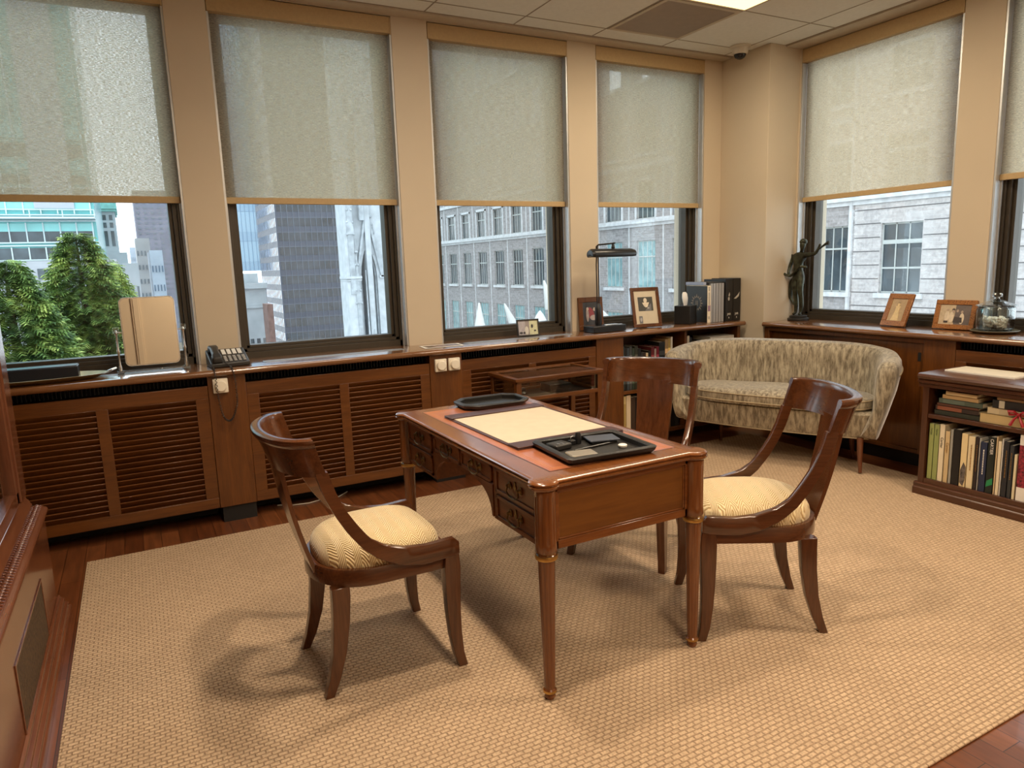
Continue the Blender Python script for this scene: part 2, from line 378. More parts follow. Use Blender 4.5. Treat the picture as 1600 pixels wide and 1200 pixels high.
# ------------------------------------------------------------------ windows
def window(idx, a, b, wall):
    """frame in local coords: u along wall, d outwards, z up"""
    def B(mb, u0, u1, d0, d1, z0, z1):
        if wall == 'A': mb.box(u0, u1, YA+d0, YA+d1, z0, z1)
        else: mb.box(XB+d0, XB+d1, u0, u1, z0, z1)
    root = bpy.data.objects.new('window_%d' % idx, None); COL.objects.link(root); struct(root)
    root.location = ((a+b)/2, YA+.075, ZS) if wall == 'A' else (XB+.075, (a+b)/2, ZS)
    f = MB(); F = .077; zb = ZS-.03; zt = ZH
    B(f, a, a+.034, .075, .20, zb, zt); B(f, b-.034, b, .075, .20, zb, zt)
    B(f, a, b, .075, .20, zt-.05, zt); B(f, a, b, .075, .20, zb, ZS+.038)
    B(f, a+.034, a+F-.02, .092, .20, ZS, zt-.05); B(f, b-F+.02, b-.034, .092, .20, ZS, zt-.05)
    B(f, a+.034, b-.034, .092, .20, ZS+.038, ZS+.058)
    B(f, a+F-.02, a+F, .115, .20, ZS, zt-.05); B(f, b-F, b-F+.02, .115, .20, ZS, zt-.05)
    B(f, a+F-.02, b-F+.02, .115, .20, ZS+.058, ZS+.076); B(f, a+F-.02, b-F+.02, .10, .20, zt-.10, zt-.05)
    o = f.build('window_frame', M['frame'], bevel=.002)
    o.parent = root; o.matrix_parent_inverse = Matrix.Translation(root.location).inverted()
    p = MB(); B(p, a+F-.005, b-F+.005, .166, .172, ZS+.07, zt-.095)
    o = p.build('window_pane', M['glass']); o.parent = root; o.matrix_parent_inverse = Matrix.Translation(root.location).inverted()
    # light channels of the shade on both reveals
    ch = MB()
    for e in ((a, 1), (b, -1)):
        u0, u1 = sorted((e[0], e[0]+e[1]*.012)); B(ch, u0, u1, .004, .070, ZS, zt-.10)
        u0, u1 = sorted((e[0], e[0]+e[1]*.020)); B(ch, u0, u1, .055, .070, ZS, zt-.10)
    o = ch.build('shade_channel', M['channel'], bevel=.001); o.parent = root; o.matrix_parent_inverse = Matrix.Translation(root.location).inverted()
for i, (a, b) in enumerate(OPA): window(i+1, a, b, 'A')
for i, (a, b) in enumerate(OPB): window(i+5, a, b, 'B')

SH = ['beige roller shade on the far left window looking onto the evergreens',
      'beige roller shade on the window beside the black telephone',
      'beige roller shade on the window above the small black picture frame',
      'beige roller shade on the window behind the black desk lamp',
      'beige roller shade on the window behind the bronze statue',
      'beige roller shade cut off by the right edge, above the glass jar']
def shade(idx, a, b, wall):
    c = (a+b)/2; h = (b-a)/2
    if wall == 'A': t = thing('roller_shade', SH[idx], 'window shade', (c, YA+.045, 1.745), 0, 'roller shades')
    else: t = thing('roller_shade', SH[idx], 'window shade', (XB+.045, c, 1.745), -pi/2, 'roller shades')
    g = .016
    MB().box(-h+g, h-g, -.001, .001, .03, 1.07).build('shade_fabric', M['shade'], t)
    MB().box(-h+.012, h-.012, -.006, .006, 0, .036).build('hem_bar', M['valance'], t, bevel=.003)
    v = MB().box(-h+.004, h-.004, -.045, .030, 1.005, 1.098); v.build('valance', M['valance'], t, bevel=.002)
    MB().box(h-.010, h-.002, -.047, .028, .998, 1.096).build('end_cap', M['valance'], t, bevel=.001)
    ch = MB()
    ch.tube([(h-.010, -.020, 1.0), (h-.010, -.020, -.55)], .0018, 6)
    ch.build('bead_chain', M['channel'], t)
for i, (a, b) in enumerate(OPA): shade(i, a, b, 'A')
for i, (a, b) in enumerate(OPB): shade(i+4, a, b, 'B')

# ------------------------------------------------------------------ ledges and cabinets along the walls
def nosing(y0, y1, zt, th=.036, n=7):
    r = th/2
    return [(y1, zt), (y1, zt-th)] + [(y0+r-r*sin(pi*k/n), zt-r-r*cos(pi*k/n)) for k in range(n+1)]
t = thing('window_ledge', 'long polished wooden window ledge under the four left windows', 'window ledge', (X0, NOSE_Y, ZS))
mb = MB().prism([(y-NOSE_Y, z-ZS) for y, z in nosing(NOSE_Y, YA+.075, ZS)], 'x', 0, 4.215-X0)
mb.build('ledge_top', M['ledge'], t, smooth=True, bevel=0)
for k, (a, b) in enumerate([(-.62, .20), (.62, 1.46), (1.88, 2.70)]):
    v = MB(); 
    y0 = 4.135-NOSE_Y
    v.box(a-X0, b-X0, y0, y0+.006, 0, .0016); v.box(a-X0, b-X0, y0+.074, y0+.08, 0, .0016); v.box(a-X0, a-X0+.008, y0, y0+.08, 0, .0016); v.box(b-X0-.008, b-X0, y0, y0+.08, 0, .0016)
    for j in range(8): v.box(a-X0, b-X0, y0+.010+j*.0085, y0+.0145+j*.0085, 0, .0013)
    v.build('air_grille', M['alu'], t)
t = thing('window_ledge', 'polished wooden window ledge carrying the bronze statue and glass jar', 'window ledge', (NOSE_X, YC-.012, ZS), -pi/2)
mb = MB().prism([(y, z-ZS) for y, z in nosing(0, XB+.075-NOSE_X, ZS)], 'x', 0, 2.75)
mb.build('ledge_top', M['ledge'], t, smooth=True)

def louver_cover(label, L, loc, rz, doors):
    """cover in local coords: x along, -y faces the room, z up. doors: list of (x0,x1) louvre openings"""
    t = thing('radiator_cover', label, 'radiator cover', loc, rz, 'louvered radiator covers')
    zb, zt = .09, .768; o0, o1 = .147, .702
    f = MB(); xs = [0] + [q for d in doors for q in d] + [L]
    for i in range(0, len(xs), 2): f.box(xs[i], xs[i+1], 0, .022, o0, o1)
    f.box(0, L, 0, .022, zb, o0); f.box(0, L, 0, .022, o1, zt)
    f.build('cover_frame', M['cab_x'], t, bevel=.0015)
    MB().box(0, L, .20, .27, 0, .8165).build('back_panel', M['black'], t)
    for a, b in doors:
        p = MB(); p.box(a, b, .030, .034, o0, o1)
        n = 19; pitch = (o1-o0)/n
        for k in range(n):
            z = o0+pitch*(k+.5); rot = Matrix.Rotation(R(-52), 3, 'X')
            p.obox(((a+b)/2, .014, z), ((b-a)/2, .019, .0035), rot)
        p.build('louver_panel', M['cab_x'], t, bevel=.0012)
    hb = MB()
    hb.box(0, L, .09, .10, .77, .8165)
    nn = int(L/.018)
    for k in range(nn): hb.box(k*.018, k*.018+.004, .05, .09, .772, .815)
    hb.build('heater_fins', M['black'], t)
    return t
def dd(L, e=.062, mid=.055):
    m = L/2; return [(e, m-mid/2), (m+mid/2, L-e)]
louver_cover('louvered wooden radiator cover at far left below the vanity mirror', 1.243, (-.940, YF, 0), 0, [(.18, .718), (.772, 1.178)])
louver_cover('louvered wooden radiator cover behind the curved chair left of the desk', 1.072, (.497, YF, 0), 0, dd(1.072))
louver_cover('louvered wooden radiator cover behind the glass display table', 1.028, (1.787, YF, 0), 0, dd(1.028))
louver_cover('louvered wooden radiator cover behind the right bookcase', 1.1, (XF, 2.395, 0), -pi/2, [(.062, .52), (.58, 1.04)])
PL = ['plain wooden pier panel below the black telephone', 'plain wooden pier panel carrying the two square dials', 'plain wooden pier panel below the black desk lamp']
for (a, b), lb in zip([(.3045, .4955), (1.5705, 1.7855), (2.8165, 3.030)], PL):
    t = thing('pier_panel', lb, 'wall panel', (a, YF-.004, 0), 0, 'pier panels')
    MB().box(0, b-a, 0, .28, .09, .8168).build('panel_face', M['cab_z'], t, bevel=.0015)
    MB().box(.012, b-a-.004, .014, .28, 0, .0895).build('toe_block', M['black'], t)

# built-in bookshelf at the right end of the back wall
t = thing('built_in_bookshelf', 'open wooden shelves full of dark books left of the sofa', 'bookshelf', (3.031, YF, 0))
L = 1.165; s = MB()
s.box(0, .022, 0, .285, .06, .8168); s.build('side_panel', M['cab_z'], t, bevel=.0015)
MB().box(L-.03, L, 0, .285, .06, .8168).build('side_panel', M['cab_z'], t, bevel=.0015)
MB().box(.593, .613, 0, .26, .09, .8168).build('divider', M['cab_z'], t, bevel=.001)
MB().box(.022, L-.03, .275, .285, .06, .8168).build('back_panel', M['dark_z'], t)
for z in (.395, ): 
    MB().box(.022, .593, .004, .275, z, z+.022).build('shelf_board', M['cab_x'], t, bevel=.001)
    MB().box(.613, L-.03, .004, .275, z+.20, z+.222).build('shelf_board', M['cab_x'], t, bevel=.001)
MB().box(.022, L-.03, 0, .275, .065, .09).build('shelf_board', M['cab_x'], t, bevel=.001)

# cabinet under the right ledge with two sliding doors
t = thing('sliding_door_cabinet', 'low wooden cabinet with sliding doors behind the sofa', 'cabinet', (XF, YC-.014, 0), -pi/2)
L = YC-.014-2.398
s = MB(); s.box(0, .045, 0, .30, .09, .8168); s.box(L-.19, L, 0, .30, .09, .8168); s.box(0.045, L-.19, 0, .02, .79, .8168)
s.box(.045, L-.19, 0, .05, .09, .115); s.box(.045, L-.19, .28, .30, .09, .8168)
s.build('carcass', M['cab_z'], t, bevel=.0015)
m = (.045+L-.19)/2
MB().box(.046, m+.02, .036, .05, .116, .789).build('sliding_door', M['cab_z'], t, bevel=.001)
d = MB().box(m-.02, L-.191, .016, .030, .116, .789).build('sliding_door', M['cab_z'], t, bevel=.001)
MB().box(L-.19-.042, L-.19-.022, .0145, .018, .675, .73).build('finger_pull', M['black'], d)
MB().box(0, L, .04, .30, 0, .09).build('toe_kick', M['black'], t)

# ------------------------------------------------------------------ rug
r = MB().box(0, 4.40, 0, 2.846, 0, .008)
o = r.build('area_rug', M['rug'], loc=(-.33, .964, 0), bevel=.003); tag(o, 'large beige woven rug covering most of the dark wood floor', 'rug')

# ------------------------------------------------------------------ writing desk
DX0, DX1, DY0, DY1, DZ = .98, 1.645, 1.70, 2.975, .72
t = thing('writing_desk', 'cherry wood writing desk with inset leather top in the middle of the rug', 'desk', (DX0, DY0, 0))
RZ = .0088
W, L = DX1-DX0, DY1-DY0
def desk_outline(off):
    r = .045 + off*.9; e = .014 - off; pts = []
    for cx, cy, a0 in ((W-.043, .043, -90), (W-.043, L-.043, 0), (.043, L-.043, 90), (.043, .043, 180)):
        # little concave notch where roundel meets the straight edge
        for k in range(0, 13):
            a = R(a0 - 38 + k*(90+76)/12); pts.append((cx + r*cos(a), cy + r*sin(a)))
    # clamp the roundels' ends so that straight edges sit at e
    out = []
    n = 13
    for q in range(4):
        seg = pts[q*n:(q+1)*n]
        for (x, y) in seg: out.append((x, y))
    return out
def desk_poly(off):
    r = .044 + off; pts = []
    e = .013 - off*.8
    cs = [(.044, .044), (W-.044, .044), (W-.044, L-.044), (.044, L-.044)]
    for i, (cx, cy) in enumerate(cs):
        a0 = [180+0, 270, 0, 90][i]
        # incoming straight edge end, then arc, then outgoing
        for k in range(15):
            a = R(a0 - 48 + k*(186)/14); x, y = cx+r*cos(a), cy+r*sin(a)
            x = min(max(x, -off), W+off); y = min(max(y, -off), L+off)
            pts.append((x, y))
    res = []
    for (x, y) in pts:
        mx, my = W/2, L/2
        # points that fall inside the straight rails are pushed onto the rail line
        if .085 < y < L-.085: x = e if x < mx else W-e
        if .085 < x < W-.085: y = e if y < my else L-e
        res.append((x, y))
    return res
def straight_poly(off):
    """rectangle inset e with protruding quarter-round corners"""
    e = .014-off; r = .046+off; pts = []
    c = .040
    for i, (cx, cy) in enumerate([(c, c), (W-c, c), (W-c, L-c), (c, L-c)]):
        base = [180, 270, 0, 90][i]
        al = math.degrees(math.acos(max(-1, min(1, (c-e)/r))))
        for k in range(13):
            a = R(base - al + k*(90+2*al)/12); pts.append((cx+r*cos(a), cy+r*sin(a)))
        
    return pts
mb = MB(); rings = []
for off, z in ((-.010, .690), (-.002, .694), (.002, .700), (.002, .704), (-.003, .706), (.001, .710), (.001, .714), (-.004, .7185), (-.010, .72)):
    rings.append([(x, y, z) for x, y in straight_poly(off)])
mb.loft(rings); mb.build('desk_top', M['desk_y'], t, smooth=True)
# darker crossbanding strips and the leather inset with tooled line
MB().box(.098, W-.072, .098, L-.098, .7195, .7208).build('leather_inset', M['leather'], t)
tl = MB(); a0, a1, b0, b1 = .112, W-.086, .112, L-.112
for x in (a0, a1, a0+.01, a1-.01): tl.box(x-.0012, x+.0012, b0, b1, .7205, .7212)
for y in (b0, b1, b0+.01, b1-.01): tl.box(a0, a1, y-.0012, y+.0012, .7205, .7212)
tl.build('gilt_tooling', plain('gilt', (.55, .22, .08), .4), t)
tl = MB()
for (x0, x1, y0, y1) in ((.094, .097, .094, L-.094), (W-.071, W-.068, .094, L-.094), (.094, W-.068, .094, .097), (.094, W-.068, L-.097, L-.094)): tl.box(x0, x1, y0, y1, .7195, .7206)
tl.build('inlay_line', M['dark_y'], t)
# case
LX = (.040, W-.040); LY = (.035, L-.035)
c = MB()
c.box(.044, .066, .065, L-.065, .495, .69) if False else None
cx0, cx1, cy0, cy1 = .034, W-.034, .034, L-.034
c.box(cx0+.004, cx1-.004, .375, L-.375, .612, .69)      # centre frieze carcass
c.box(cx0+.004, cx1-.004, cy0+.004, .375, .495, .69)    # near pedestal
c.box(cx0+.004, cx1-.004, L-.375, cy1-.004, .495, .69)  # far pedestal
c.build('case', M['desk_d'], t, bevel=.001)
def arch(y0, sgn, x0, x1):
    pts = [(y0, .615), (y0, .50)]
    for k in range(9):
        a = pi/2*k/8; pts.append((y0+sgn*(.010+.135*(1-cos(a))), .503+.100*sin(a)))
    pts.append((y0+sgn*.150, .605)); pts.append((y0+sgn*.150, .615)); return pts
for x0, x1 in ((cx0, cx0+.014), (cx1-.014, cx1)):
    for yy, sg in ((.376, 1), (L-.376, -1)):
        MB().prism(arch(yy, sg, x0, x1), 'x', x0, x1).build('arch_bracket', M['desk_d'], t)
def drawer(y0, y1, z0, z1, side=-1):
    x = cx0+.004 if side < 0 else cx1-.004; s = side
    d = MB(); fr = .011
    def bx(dx0, dx1, *a):
        q = sorted((x+s*dx0, x+s*dx1)); d.box(q[0], q[1], *a)
    bx(0, .007, y0, y1, z0, z0+fr); bx(0, .007, y0, y1, z1-fr, z1); bx(0, .007, y0, y0+fr, z0, z1); bx(0, .007, y1-fr, y1, z0, z1)
    bx(0, .002, y0, y1, z0, z1)
    o = d.build('drawer', M['desk_d'], t, bevel=.0012)
    yc, zc = (y0+y1)/2, (z0+z1)/2
    h = MB(); xx = x+s*.003
    for dy in (-.036, .036): h.lathe([(.013, 0), (.014, s*.002), (.008, s*.004), (.005, s*.011), (.006, s*.014), (.001, s*.016)], (xx, yc+dy, zc+.004), 12, 'x')
    h.tube([(xx+s*.010, yc-.036, zc+.002), (xx+s*.012, yc-.040, zc-.014), (xx+s*.013, yc-.020, zc-.026), (xx+s*.013, yc, zc-.029), (xx+s*.013, yc+.020, zc-.026), (xx+s*.012, yc+.040, zc-.014), (xx+s*.010, yc+.036, zc+.002)], .0028, 6)
    h.lathe([(.010, 0), (.010, s*.002), (.001, s*.003)], (xx, yc, zc+.006), 10, 'x'); h.lathe([(.006, 0), (.006, s*.002), (.001, s*.003)], (xx, yc, zc+.020), 10, 'x')
    h.build('bail_handle', M['darkbrass'], o, smooth=True)
for sd in (-1, 1):
    for (a, b) in ((.078, .348), (L-.348, L-.078)):
        drawer(a, b, .600, .684, sd); drawer(a, b, .506, .590, sd)
    drawer(.378, L/2-.004, .620, .684, sd); drawer(L/2+.004, L-.378, .620, .684, sd)
for yy, s in ((cy0+.004, -1), (cy1-.004, 1)):
    p = MB()
    def by(d0, d1, x0, x1, z0, z1):
        q = sorted((yy+s*d0, yy+s*d1)); p.box(x0, x1, q[0], q[1], z0, z1)
    by(0, .008, .066, W-.066, .495, .522); by(0, .008, .066, W-.066, .676, .69); by(0, .008, .066, .082, .495, .69); by(0, .008, W-.082, W-.066, .495, .69)
    by(0, .005, .082, W-.082, .522, .528); by(0, .005, .082, W-.082, .670, .676); by(0, .005, .082, .088, .522, .676); by(0, .005, W-.088, W-.082, .522, .676)
    p.build('end_frame', M['desk_x'], t, bevel=.0015)
    p = MB(); by(0, .002, .088, W-.088, .528, .670); p.build('end_panel', M['end_panel'], t)
for lx in LX:
    for ly in LY:
        def fluted(r, n=40, depth=.06):
            return [r*(1-depth*(abs(sin(k*pi*10/n))**.6) if True else r) for k in range(n)]
        def ring(r, z, fl, n=60):
            out = []
            for k in range(n):
                a = 2*pi*k/n; rr = r*(1-fl*max(0, cos(10*a))**2); out.append((lx+rr*cos(a), ly+rr*sin(a), z))
            return out
        lg = MB()
        lg.loft([ring(.033, .69, 0), ring(.033, .675, 0), ring(.0325, .67, .10), ring(.0325, .53, .10), ring(.033, .525, 0), ring(.034, .500, 0), ring(.030, .494, 0), ring(.029, .490, 0),
                 ring(.033, .486, 0), ring(.033, .474, 0), ring(.027, .468, 0), ring(.0265, .455, .11), ring(.0175, .06, .11), ring(.017, .045, 0), ring(.021, .040, 0), ring(.021, .032, 0), ring(.015, .027, 0), ring(.018, .018, 0), ring(.014, RZ, 0)][::-1])
        o = lg.build('leg', M['desk_z'], t, smooth=True)
        MB().lathe([(.0345, .474), (.0358, .478), (.0358, .484), (.0345, .488)], (lx, ly, 0), 28).build('brass_ring', M['brass'], o, smooth=True)
        MB().lathe([(.0215, .032), (.0225, .036), (.0215, .040)], (lx, ly, 0), 20).build('brass_ring', M['brass'], o, smooth=True)

# desk pad
t = thing('desk_pad', 'brown leather desk blotter with a cream paper sheet on the desk', 'desk pad', (1.338, 2.392, .7212))
MB().box(-.225, .225, -.325, .325, 0, .004).build('pad_board', M['brownleather'], t, bevel=.001)
MB().box(-.212, .212, -.262, .262, .004, .0052).build('paper_sheet', M['cream'], t)
for s in (-1, 1):
    q = MB(); y0, y1 = sorted((s*.248, s*.325)); q.box(-.225, .225, y0, y1, .0055, .010); q.build('side_flap', M['brownleather'], t, bevel=.002)
# near tray
def tray(name, label, w, l, loc, rz, cut):
    t = thing(name, label, 'tray', loc, rz)
    def out(o, c): return [(-w/2+o+c, -l/2+o), (w/2-o-c, -l/2+o), (w/2-o, -l/2+o+c), (w/2-o, l/2-o-c), (w/2-o-c, l/2-o), (-w/2+o+c, l/2-o), (-w/2+o, l/2-o-c), (-w/2+o, -l/2+o+c)]
    def rg(o, c, z): return [(x, y, z) for x, y in out(o, c)]
    MB().loft([rg(.014, cut, 0), rg(.003, cut, .012), rg(0, cut, .022), rg(.004, cut, .026), rg(.018, cut*.9, .026), rg(.022, cut*.9, .022), rg(.022, cut*.9, .006)]).build('tray_body', M['blackleather'], t, smooth=True)
    return t
tray('desk_tray', 'shallow black leather tray of desk odds and ends nearest the camera', .335, .285, (1.326, 1.922, .7212), R(-4.5), .012)
t = tray('desk_tray', 'empty black tray with cut corners at the far end of the desk', .325, .225, (1.402, 2.845, .7212), R(-2), .05)
TZ = .7275
def on_tray(x, y): 
    a = R(-4.5); return (1.326+x*cos(a)-y*sin(a), 1.922+x*sin(a)+y*cos(a), TZ)
o = MB().box(-.035, .035, -.030, .030, 0, .020).build('leather_case', M['blackplastic'], loc=on_tray(-.10, .06), rot=(0, 0, R(8)), bevel=.006, seg=3); tag(o, 'small black case with rounded edges in the near tray', 'case')
MB().box(-.014, -.008, -.022, .0, .0201, .0204).build('clasp', M['silver'], o); MB().box(.002, .008, -.022, .0, .0201, .0204).build('clasp', M['silver'], o)
o = MB().box(-.045, .045, -.032, .032, 0, .010).build('notepad', plain('grey_notepad', (.36, .33, .28), .35, metal=.5), loc=on_tray(-.075, -.055), rot=(0, 0, R(-12)), bevel=.002); tag(o, 'small silver-grey notepad in the near tray', 'notepad')
MB().box(-.046, .046, -.033, .033, .002, .007).build('page_edge', M['cream'], o)
o = MB().box(-.055, .055, -.040, .040, 0, .006).build('mouse_mat', plain('slate_pad', (.05, .06, .085), .35), loc=(on_tray(.075, .07)[0], on_tray(.075, .07)[1], TZ+.008), rot=(R(0), 0, R(-15)), bevel=.002); tag(o, 'dark slate blue flat pad lying at the back of the near tray', 'pad')
MB().box(-.045, .045, -.032, .032, -.0078, 0).build('pad_block', M['blackplastic'], o)
o = MB().lathe([(.014, 0), (.0155, .002), (.0155, .008), (.013, .010), (.0005, .010)], n=20).build('disc', M['paper'], loc=on_tray(.095, -.035), smooth=True); tag(o, 'small round white eraser lying in the near tray', 'disc')  # small round white object of unknown use
o = MB().tube([(-.09, 0, .0035), (.06, 0, .0035), (.085, 0, .003)], [.0032, .0032, .001], 8).build('pen', M['blackmetal'], loc=on_tray(.015, .012), rot=(0, 0, R(6)), smooth=True); tag(o, 'slim dark pen lying across the near tray', 'pen')
t = thing('pen_stand', 'little black pen holder with clips standing in the near tray', 'pen holder', on_tray(-.012, .085))
MB().lathe([(.012, 0), (.012, .020), (.010, .034), (.008, .040), (.0005, .040)], n=14).build('holder_body', M['blackmetal'], t, smooth=True)
MB().box(-.036, -.014, -.010, .010, 0, .016).build('clip_block', M['blackmetal'], t, bevel=.002)
MB().tube([(-.030, .0, .016), (-.030, 0, .026), (-.020, 0, .030)], .0015, 6).build('wire_clip', M['silver'], t)

# ------------------------------------------------------------------ klismos chairs
def chair(label, loc, rz):
    t = thing('side_chair', label, 'chair', loc, rz, 'curved-back wooden chairs')
    # plan curve of the seat rail (U shape, open at the front)
    def U(off, n=28):
        pts = []
        for k in range(n+1):
            a = -pi/2 + pi*k/n     # -90..90 around the back
            y = (.215+off)*sin(a); x = -.02-(.208+off)*max(0, cos(a))**.85
            pts.append((x, y))
        return [(.215, -.215-off)] + pts + [(.215, .215+off)]
    A, B = U(0), U(-.040)
    rail = MB()
    rail.loft([[(x, y, .357), (x, y, .405), (x*.985, y*.985, .412), (bx, by, .412), (bx, by, .357)] for (x, y), (bx, by) in zip(A, B)])
    rail.box(.172, .215, -.20, .20, .357, .415)
    rail.build('seat_rail', M['mah_x'], t, smooth=True)
    # sweeping side rails that rise into the back posts
    top = [(.226, .448), (.222, .459), (.205, .464), (.172, .461), (.117, .458), (.046, .466), (-.023, .489), (-.071, .523), (-.109, .578), (-.138, .626), (-.165, .69), (-.184, .755)]
    bot = [(-.222, .755), (-.200, .679), (-.173, .616), (-.137, .55), (-.092, .489), (-.045, .447), (.02, .412), (.10, .395), (.198, .400), (.226, .406)]
    for s in (-1, 1):
        y0, y1 = sorted((s*.212, s*.238))
        p = MB(); poly = top+bot
        # loft between station pairs for a slightly rounded section
        def lerp(P, u):
            tot = [0]
            for i in range(1, len(P)): tot.append(tot[-1]+sqrt((P[i][0]-P[i-1][0])**2+(P[i][1]-P[i-1][1])**2))
            q = u*tot[-1]
            for i in range(1, len(P)):
                if q <= tot[i]+1e-9:
                    f = (q-tot[i-1])/max(1e-9, tot[i]-tot[i-1]); return (P[i-1][0]+f*(P[i][0]-P[i-1][0]), P[i-1][1]+f*(P[i][1]-P[i-1][1]))
            return P[-1]
        rings = []; bb = bot[::-1]
        for k in range(25):
            u = k/24; T = lerp(top, u); Bq = lerp(bb, u)
            e = .003
            rings.append([(T[0], y0+e, T[1]), (T[0], y1-e, T[1]), (T[0]*.98+Bq[0]*.02, y1, T[1]*.93+Bq[1]*.07), (T[0]*.02+Bq[0]*.98, y1, T[1]*.07+Bq[1]*.93), (Bq[0], y1-e, Bq[1]), (Bq[0], y0+e, Bq[1]), (T[0]*.02+Bq[0]*.98, y0, T[1]*.07+Bq[1]*.93), (T[0]*.98+Bq[0]*.02, y0, T[1]*.93+Bq[1]*.07)])
        p.loft(rings); p.build('side_rail', M['mah_x'], t, smooth=True)
    # crest rail
    cr = []; n = 26
    for k in range(n+1):
        a = -pi/2+pi*k/n
        y = .229*sin(a); x = -.188-.112*max(0, cos(a))**.9
        ex = sqrt(.0001+0)
        # outward normal
        nx, ny = -(cos(a)*.9), sin(a)*.62; l = sqrt(nx*nx+ny*ny)+1e-6; nx, ny = nx/l, ny/l
        ring = []
        for off, z in ((-.008, .745), (.010, .745), (.013, .835), (.020, .840), (.023, .850), (.020, .860), (.010, .865), (-.010, .863), (-.013, .855), (-.009, .842)):
            rk = -(z-.745)*.30
            ring.append((x+nx*off+rk, y+ny*off, z))
        cr.append(ring)
    MB().loft(cr).build('crest_rail', M['mah_y'], t, smooth=True)
    # splat
    sp = MB()
    rings = []
    for k in range(9):
        u = k/8; z = .385+u*.375; x = -.212-.084*u-.010*sin(pi*u); hw = .078+.016*u
        rings.append([(x-.007, -hw, z), (x+.007, -hw, z), (x+.003, 0, z), (x+.007, hw, z), (x-.007, hw, z), (x-.011, 0, z)])
    sp.loft(rings); sp.build('back_splat', M['mah_z'], t, smooth=True)
    # sabre legs
    def leg(path, y, hw, nm='leg'):
        rings = []
        for i, (x, z, d, w, dy) in enumerate(path):
            rings.append([(x-d, y+dy-w, z), (x+d, y+dy-w, z), (x+d+.002, y+dy, z), (x+d, y+dy+w, z), (x-d, y+dy+w, z), (x-d-.002, y+dy, z)])
        MB().loft(rings).build(nm, M['mah_z'], t, smooth=True, bevel=.002)
    for s in (-1, 1):
        fp = [(.223, .0005, .015, .015, s*.010), (.211, .05, .017, .016, s*.006), (.204, .12, .020, .017, s*.002), (.201, .20, .023, .018, 0), (.201, .28, .026, .019, 0), (.202, .358, .028, .020, 0), (.202, .41, .024, .020, 0)]
        leg(fp, s*.213, .018)
        rp = [(-.222, .0005, .014, .015, s*.010), (-.199, .06, .018, .016, s*.006), (-.178, .14, .022, .017, s*.002), (-.165, .24, .026, .018, 0), (-.160, .32, .028, .019, 0), (-.160, .358, .028, .019, 0)]
        leg(rp, s*.163, .018)
    # seat cushion
    cu = MB(); rings = []; n = 48
    def plan(a, g):
        c_, s_ = cos(a), sin(a); k = 4.2 if c_ > 0 else 3.0
        r = (abs(c_)**k+abs(s_)**k)**(-1/k)
        x = r*c_; y = r*s_
        x = x*.208 if x > 0 else x*.200
        wy = .198 if x > -.02 else .198*(1-.14*((-x-.02)/.18)**1.5)
        return x*g, y*wy*g
    for g, z in ((.97, .395), (1.0, .412), (1.0, .428), (.985, .445), (.945, .461), (.87, .475), (.73, .487), (.52, .495), (.28, .499), (.05, .500)):
        rings.append([(plan(2*pi*k/n, g)[0]-.002, plan(2*pi*k/n, g)[1], z) for k in range(n)])
    cu.loft(rings); cu.build('seat_cushion', M['zigzag'], t, smooth=True)
    return t
chair('curved-back wooden chair with cream zigzag seat on the left side of the desk', (.640, 2.279, .008), 0)
chair('curved-back wooden chair with cream seat at the near right corner of the desk', (1.9665, 1.825, .008), R(149))
chair('curved-back wooden chair facing the far right side of the desk, before the bookshelf', (1.985, 2.551, .008), R(210))

# ------------------------------------------------------------------ sofa
t = thing('loveseat', 'curved loveseat in mottled taupe velvet with tapered wooden legs', 'sofa', (3.762, 3.274, .0), R(204.2))
def upath(s):
    a = pi*s; c_, s_ = cos(a), sin(a)
    y = .748*(1 if c_ > 0 else -1)*abs(c_)**.62; x = .14-.47*max(0, s_)**.75
    return x, -y
PIPE = []
n = 60; P = [upath(k/n) for k in range(n+1)]
rings = []
def sect(zt, sc=1.0, lean=1.0):
    return [(-.20, .225), (-.135, .40), (-.125, zt-.10), (-.120, zt-.045), (-.100, zt-.012), (-.062, zt), (-.024, zt-.010), (-.004, zt-.040), (0, zt-.085), (-.022, .52), (-.065, .36), (-.105, .225)]
for k in range(n+1):
    x, y = P[k]; a, b = P[max(0, k-1)], P[min(n, k+1)]
    dx, dy = b[0]-a[0], b[1]-a[1]; l = sqrt(dx*dx+dy*dy)
    if k == 0 or k == n: dx, dy, l = (-1, 0, 1) if k == 0 else (1, 0, 1)
    nx, ny = dy/l, -dx/l
    # outward = away from centre (0.1,0)
    if nx*(x-.15)+ny*y < 0: nx, ny = -nx, -ny
    s = k/n; zt = .715+.060*max(0, sin(pi*s))**.7
    rings.append([(x+nx*o, y+ny*o, z) for o, z in sect(zt)]); PIPE.append((x+nx*.002, y+ny*.002, zt-.085))
def capr(ring, sgn):
    out = []
    for f, sh in ((.90, .035), (.70, .055), (.40, .066), (.12, .070)):
        cx = sum(p[0] for p in ring)/len(ring); cy = sum(p[1] for p in ring)/len(ring); cz = sum(p[2] for p in ring)/len(ring)
        out.append([(p[0]+sh, cy+(p[1]-cy)*f, cz+(p[2]-cz)*(1-(1-f)*.55)) for p in ring])
    return out
rings = capr(rings[0], 1)[::-1]+rings+capr(rings[-1], 1)
MB().loft(rings).build('sofa_shell', M['velvet'], t, smooth=True)
# piping along the outer edge of each arm and the back
pp = MB().tube(PIPE, .0045, 6)
pp.build('piping', M['piping'], t, smooth=True)
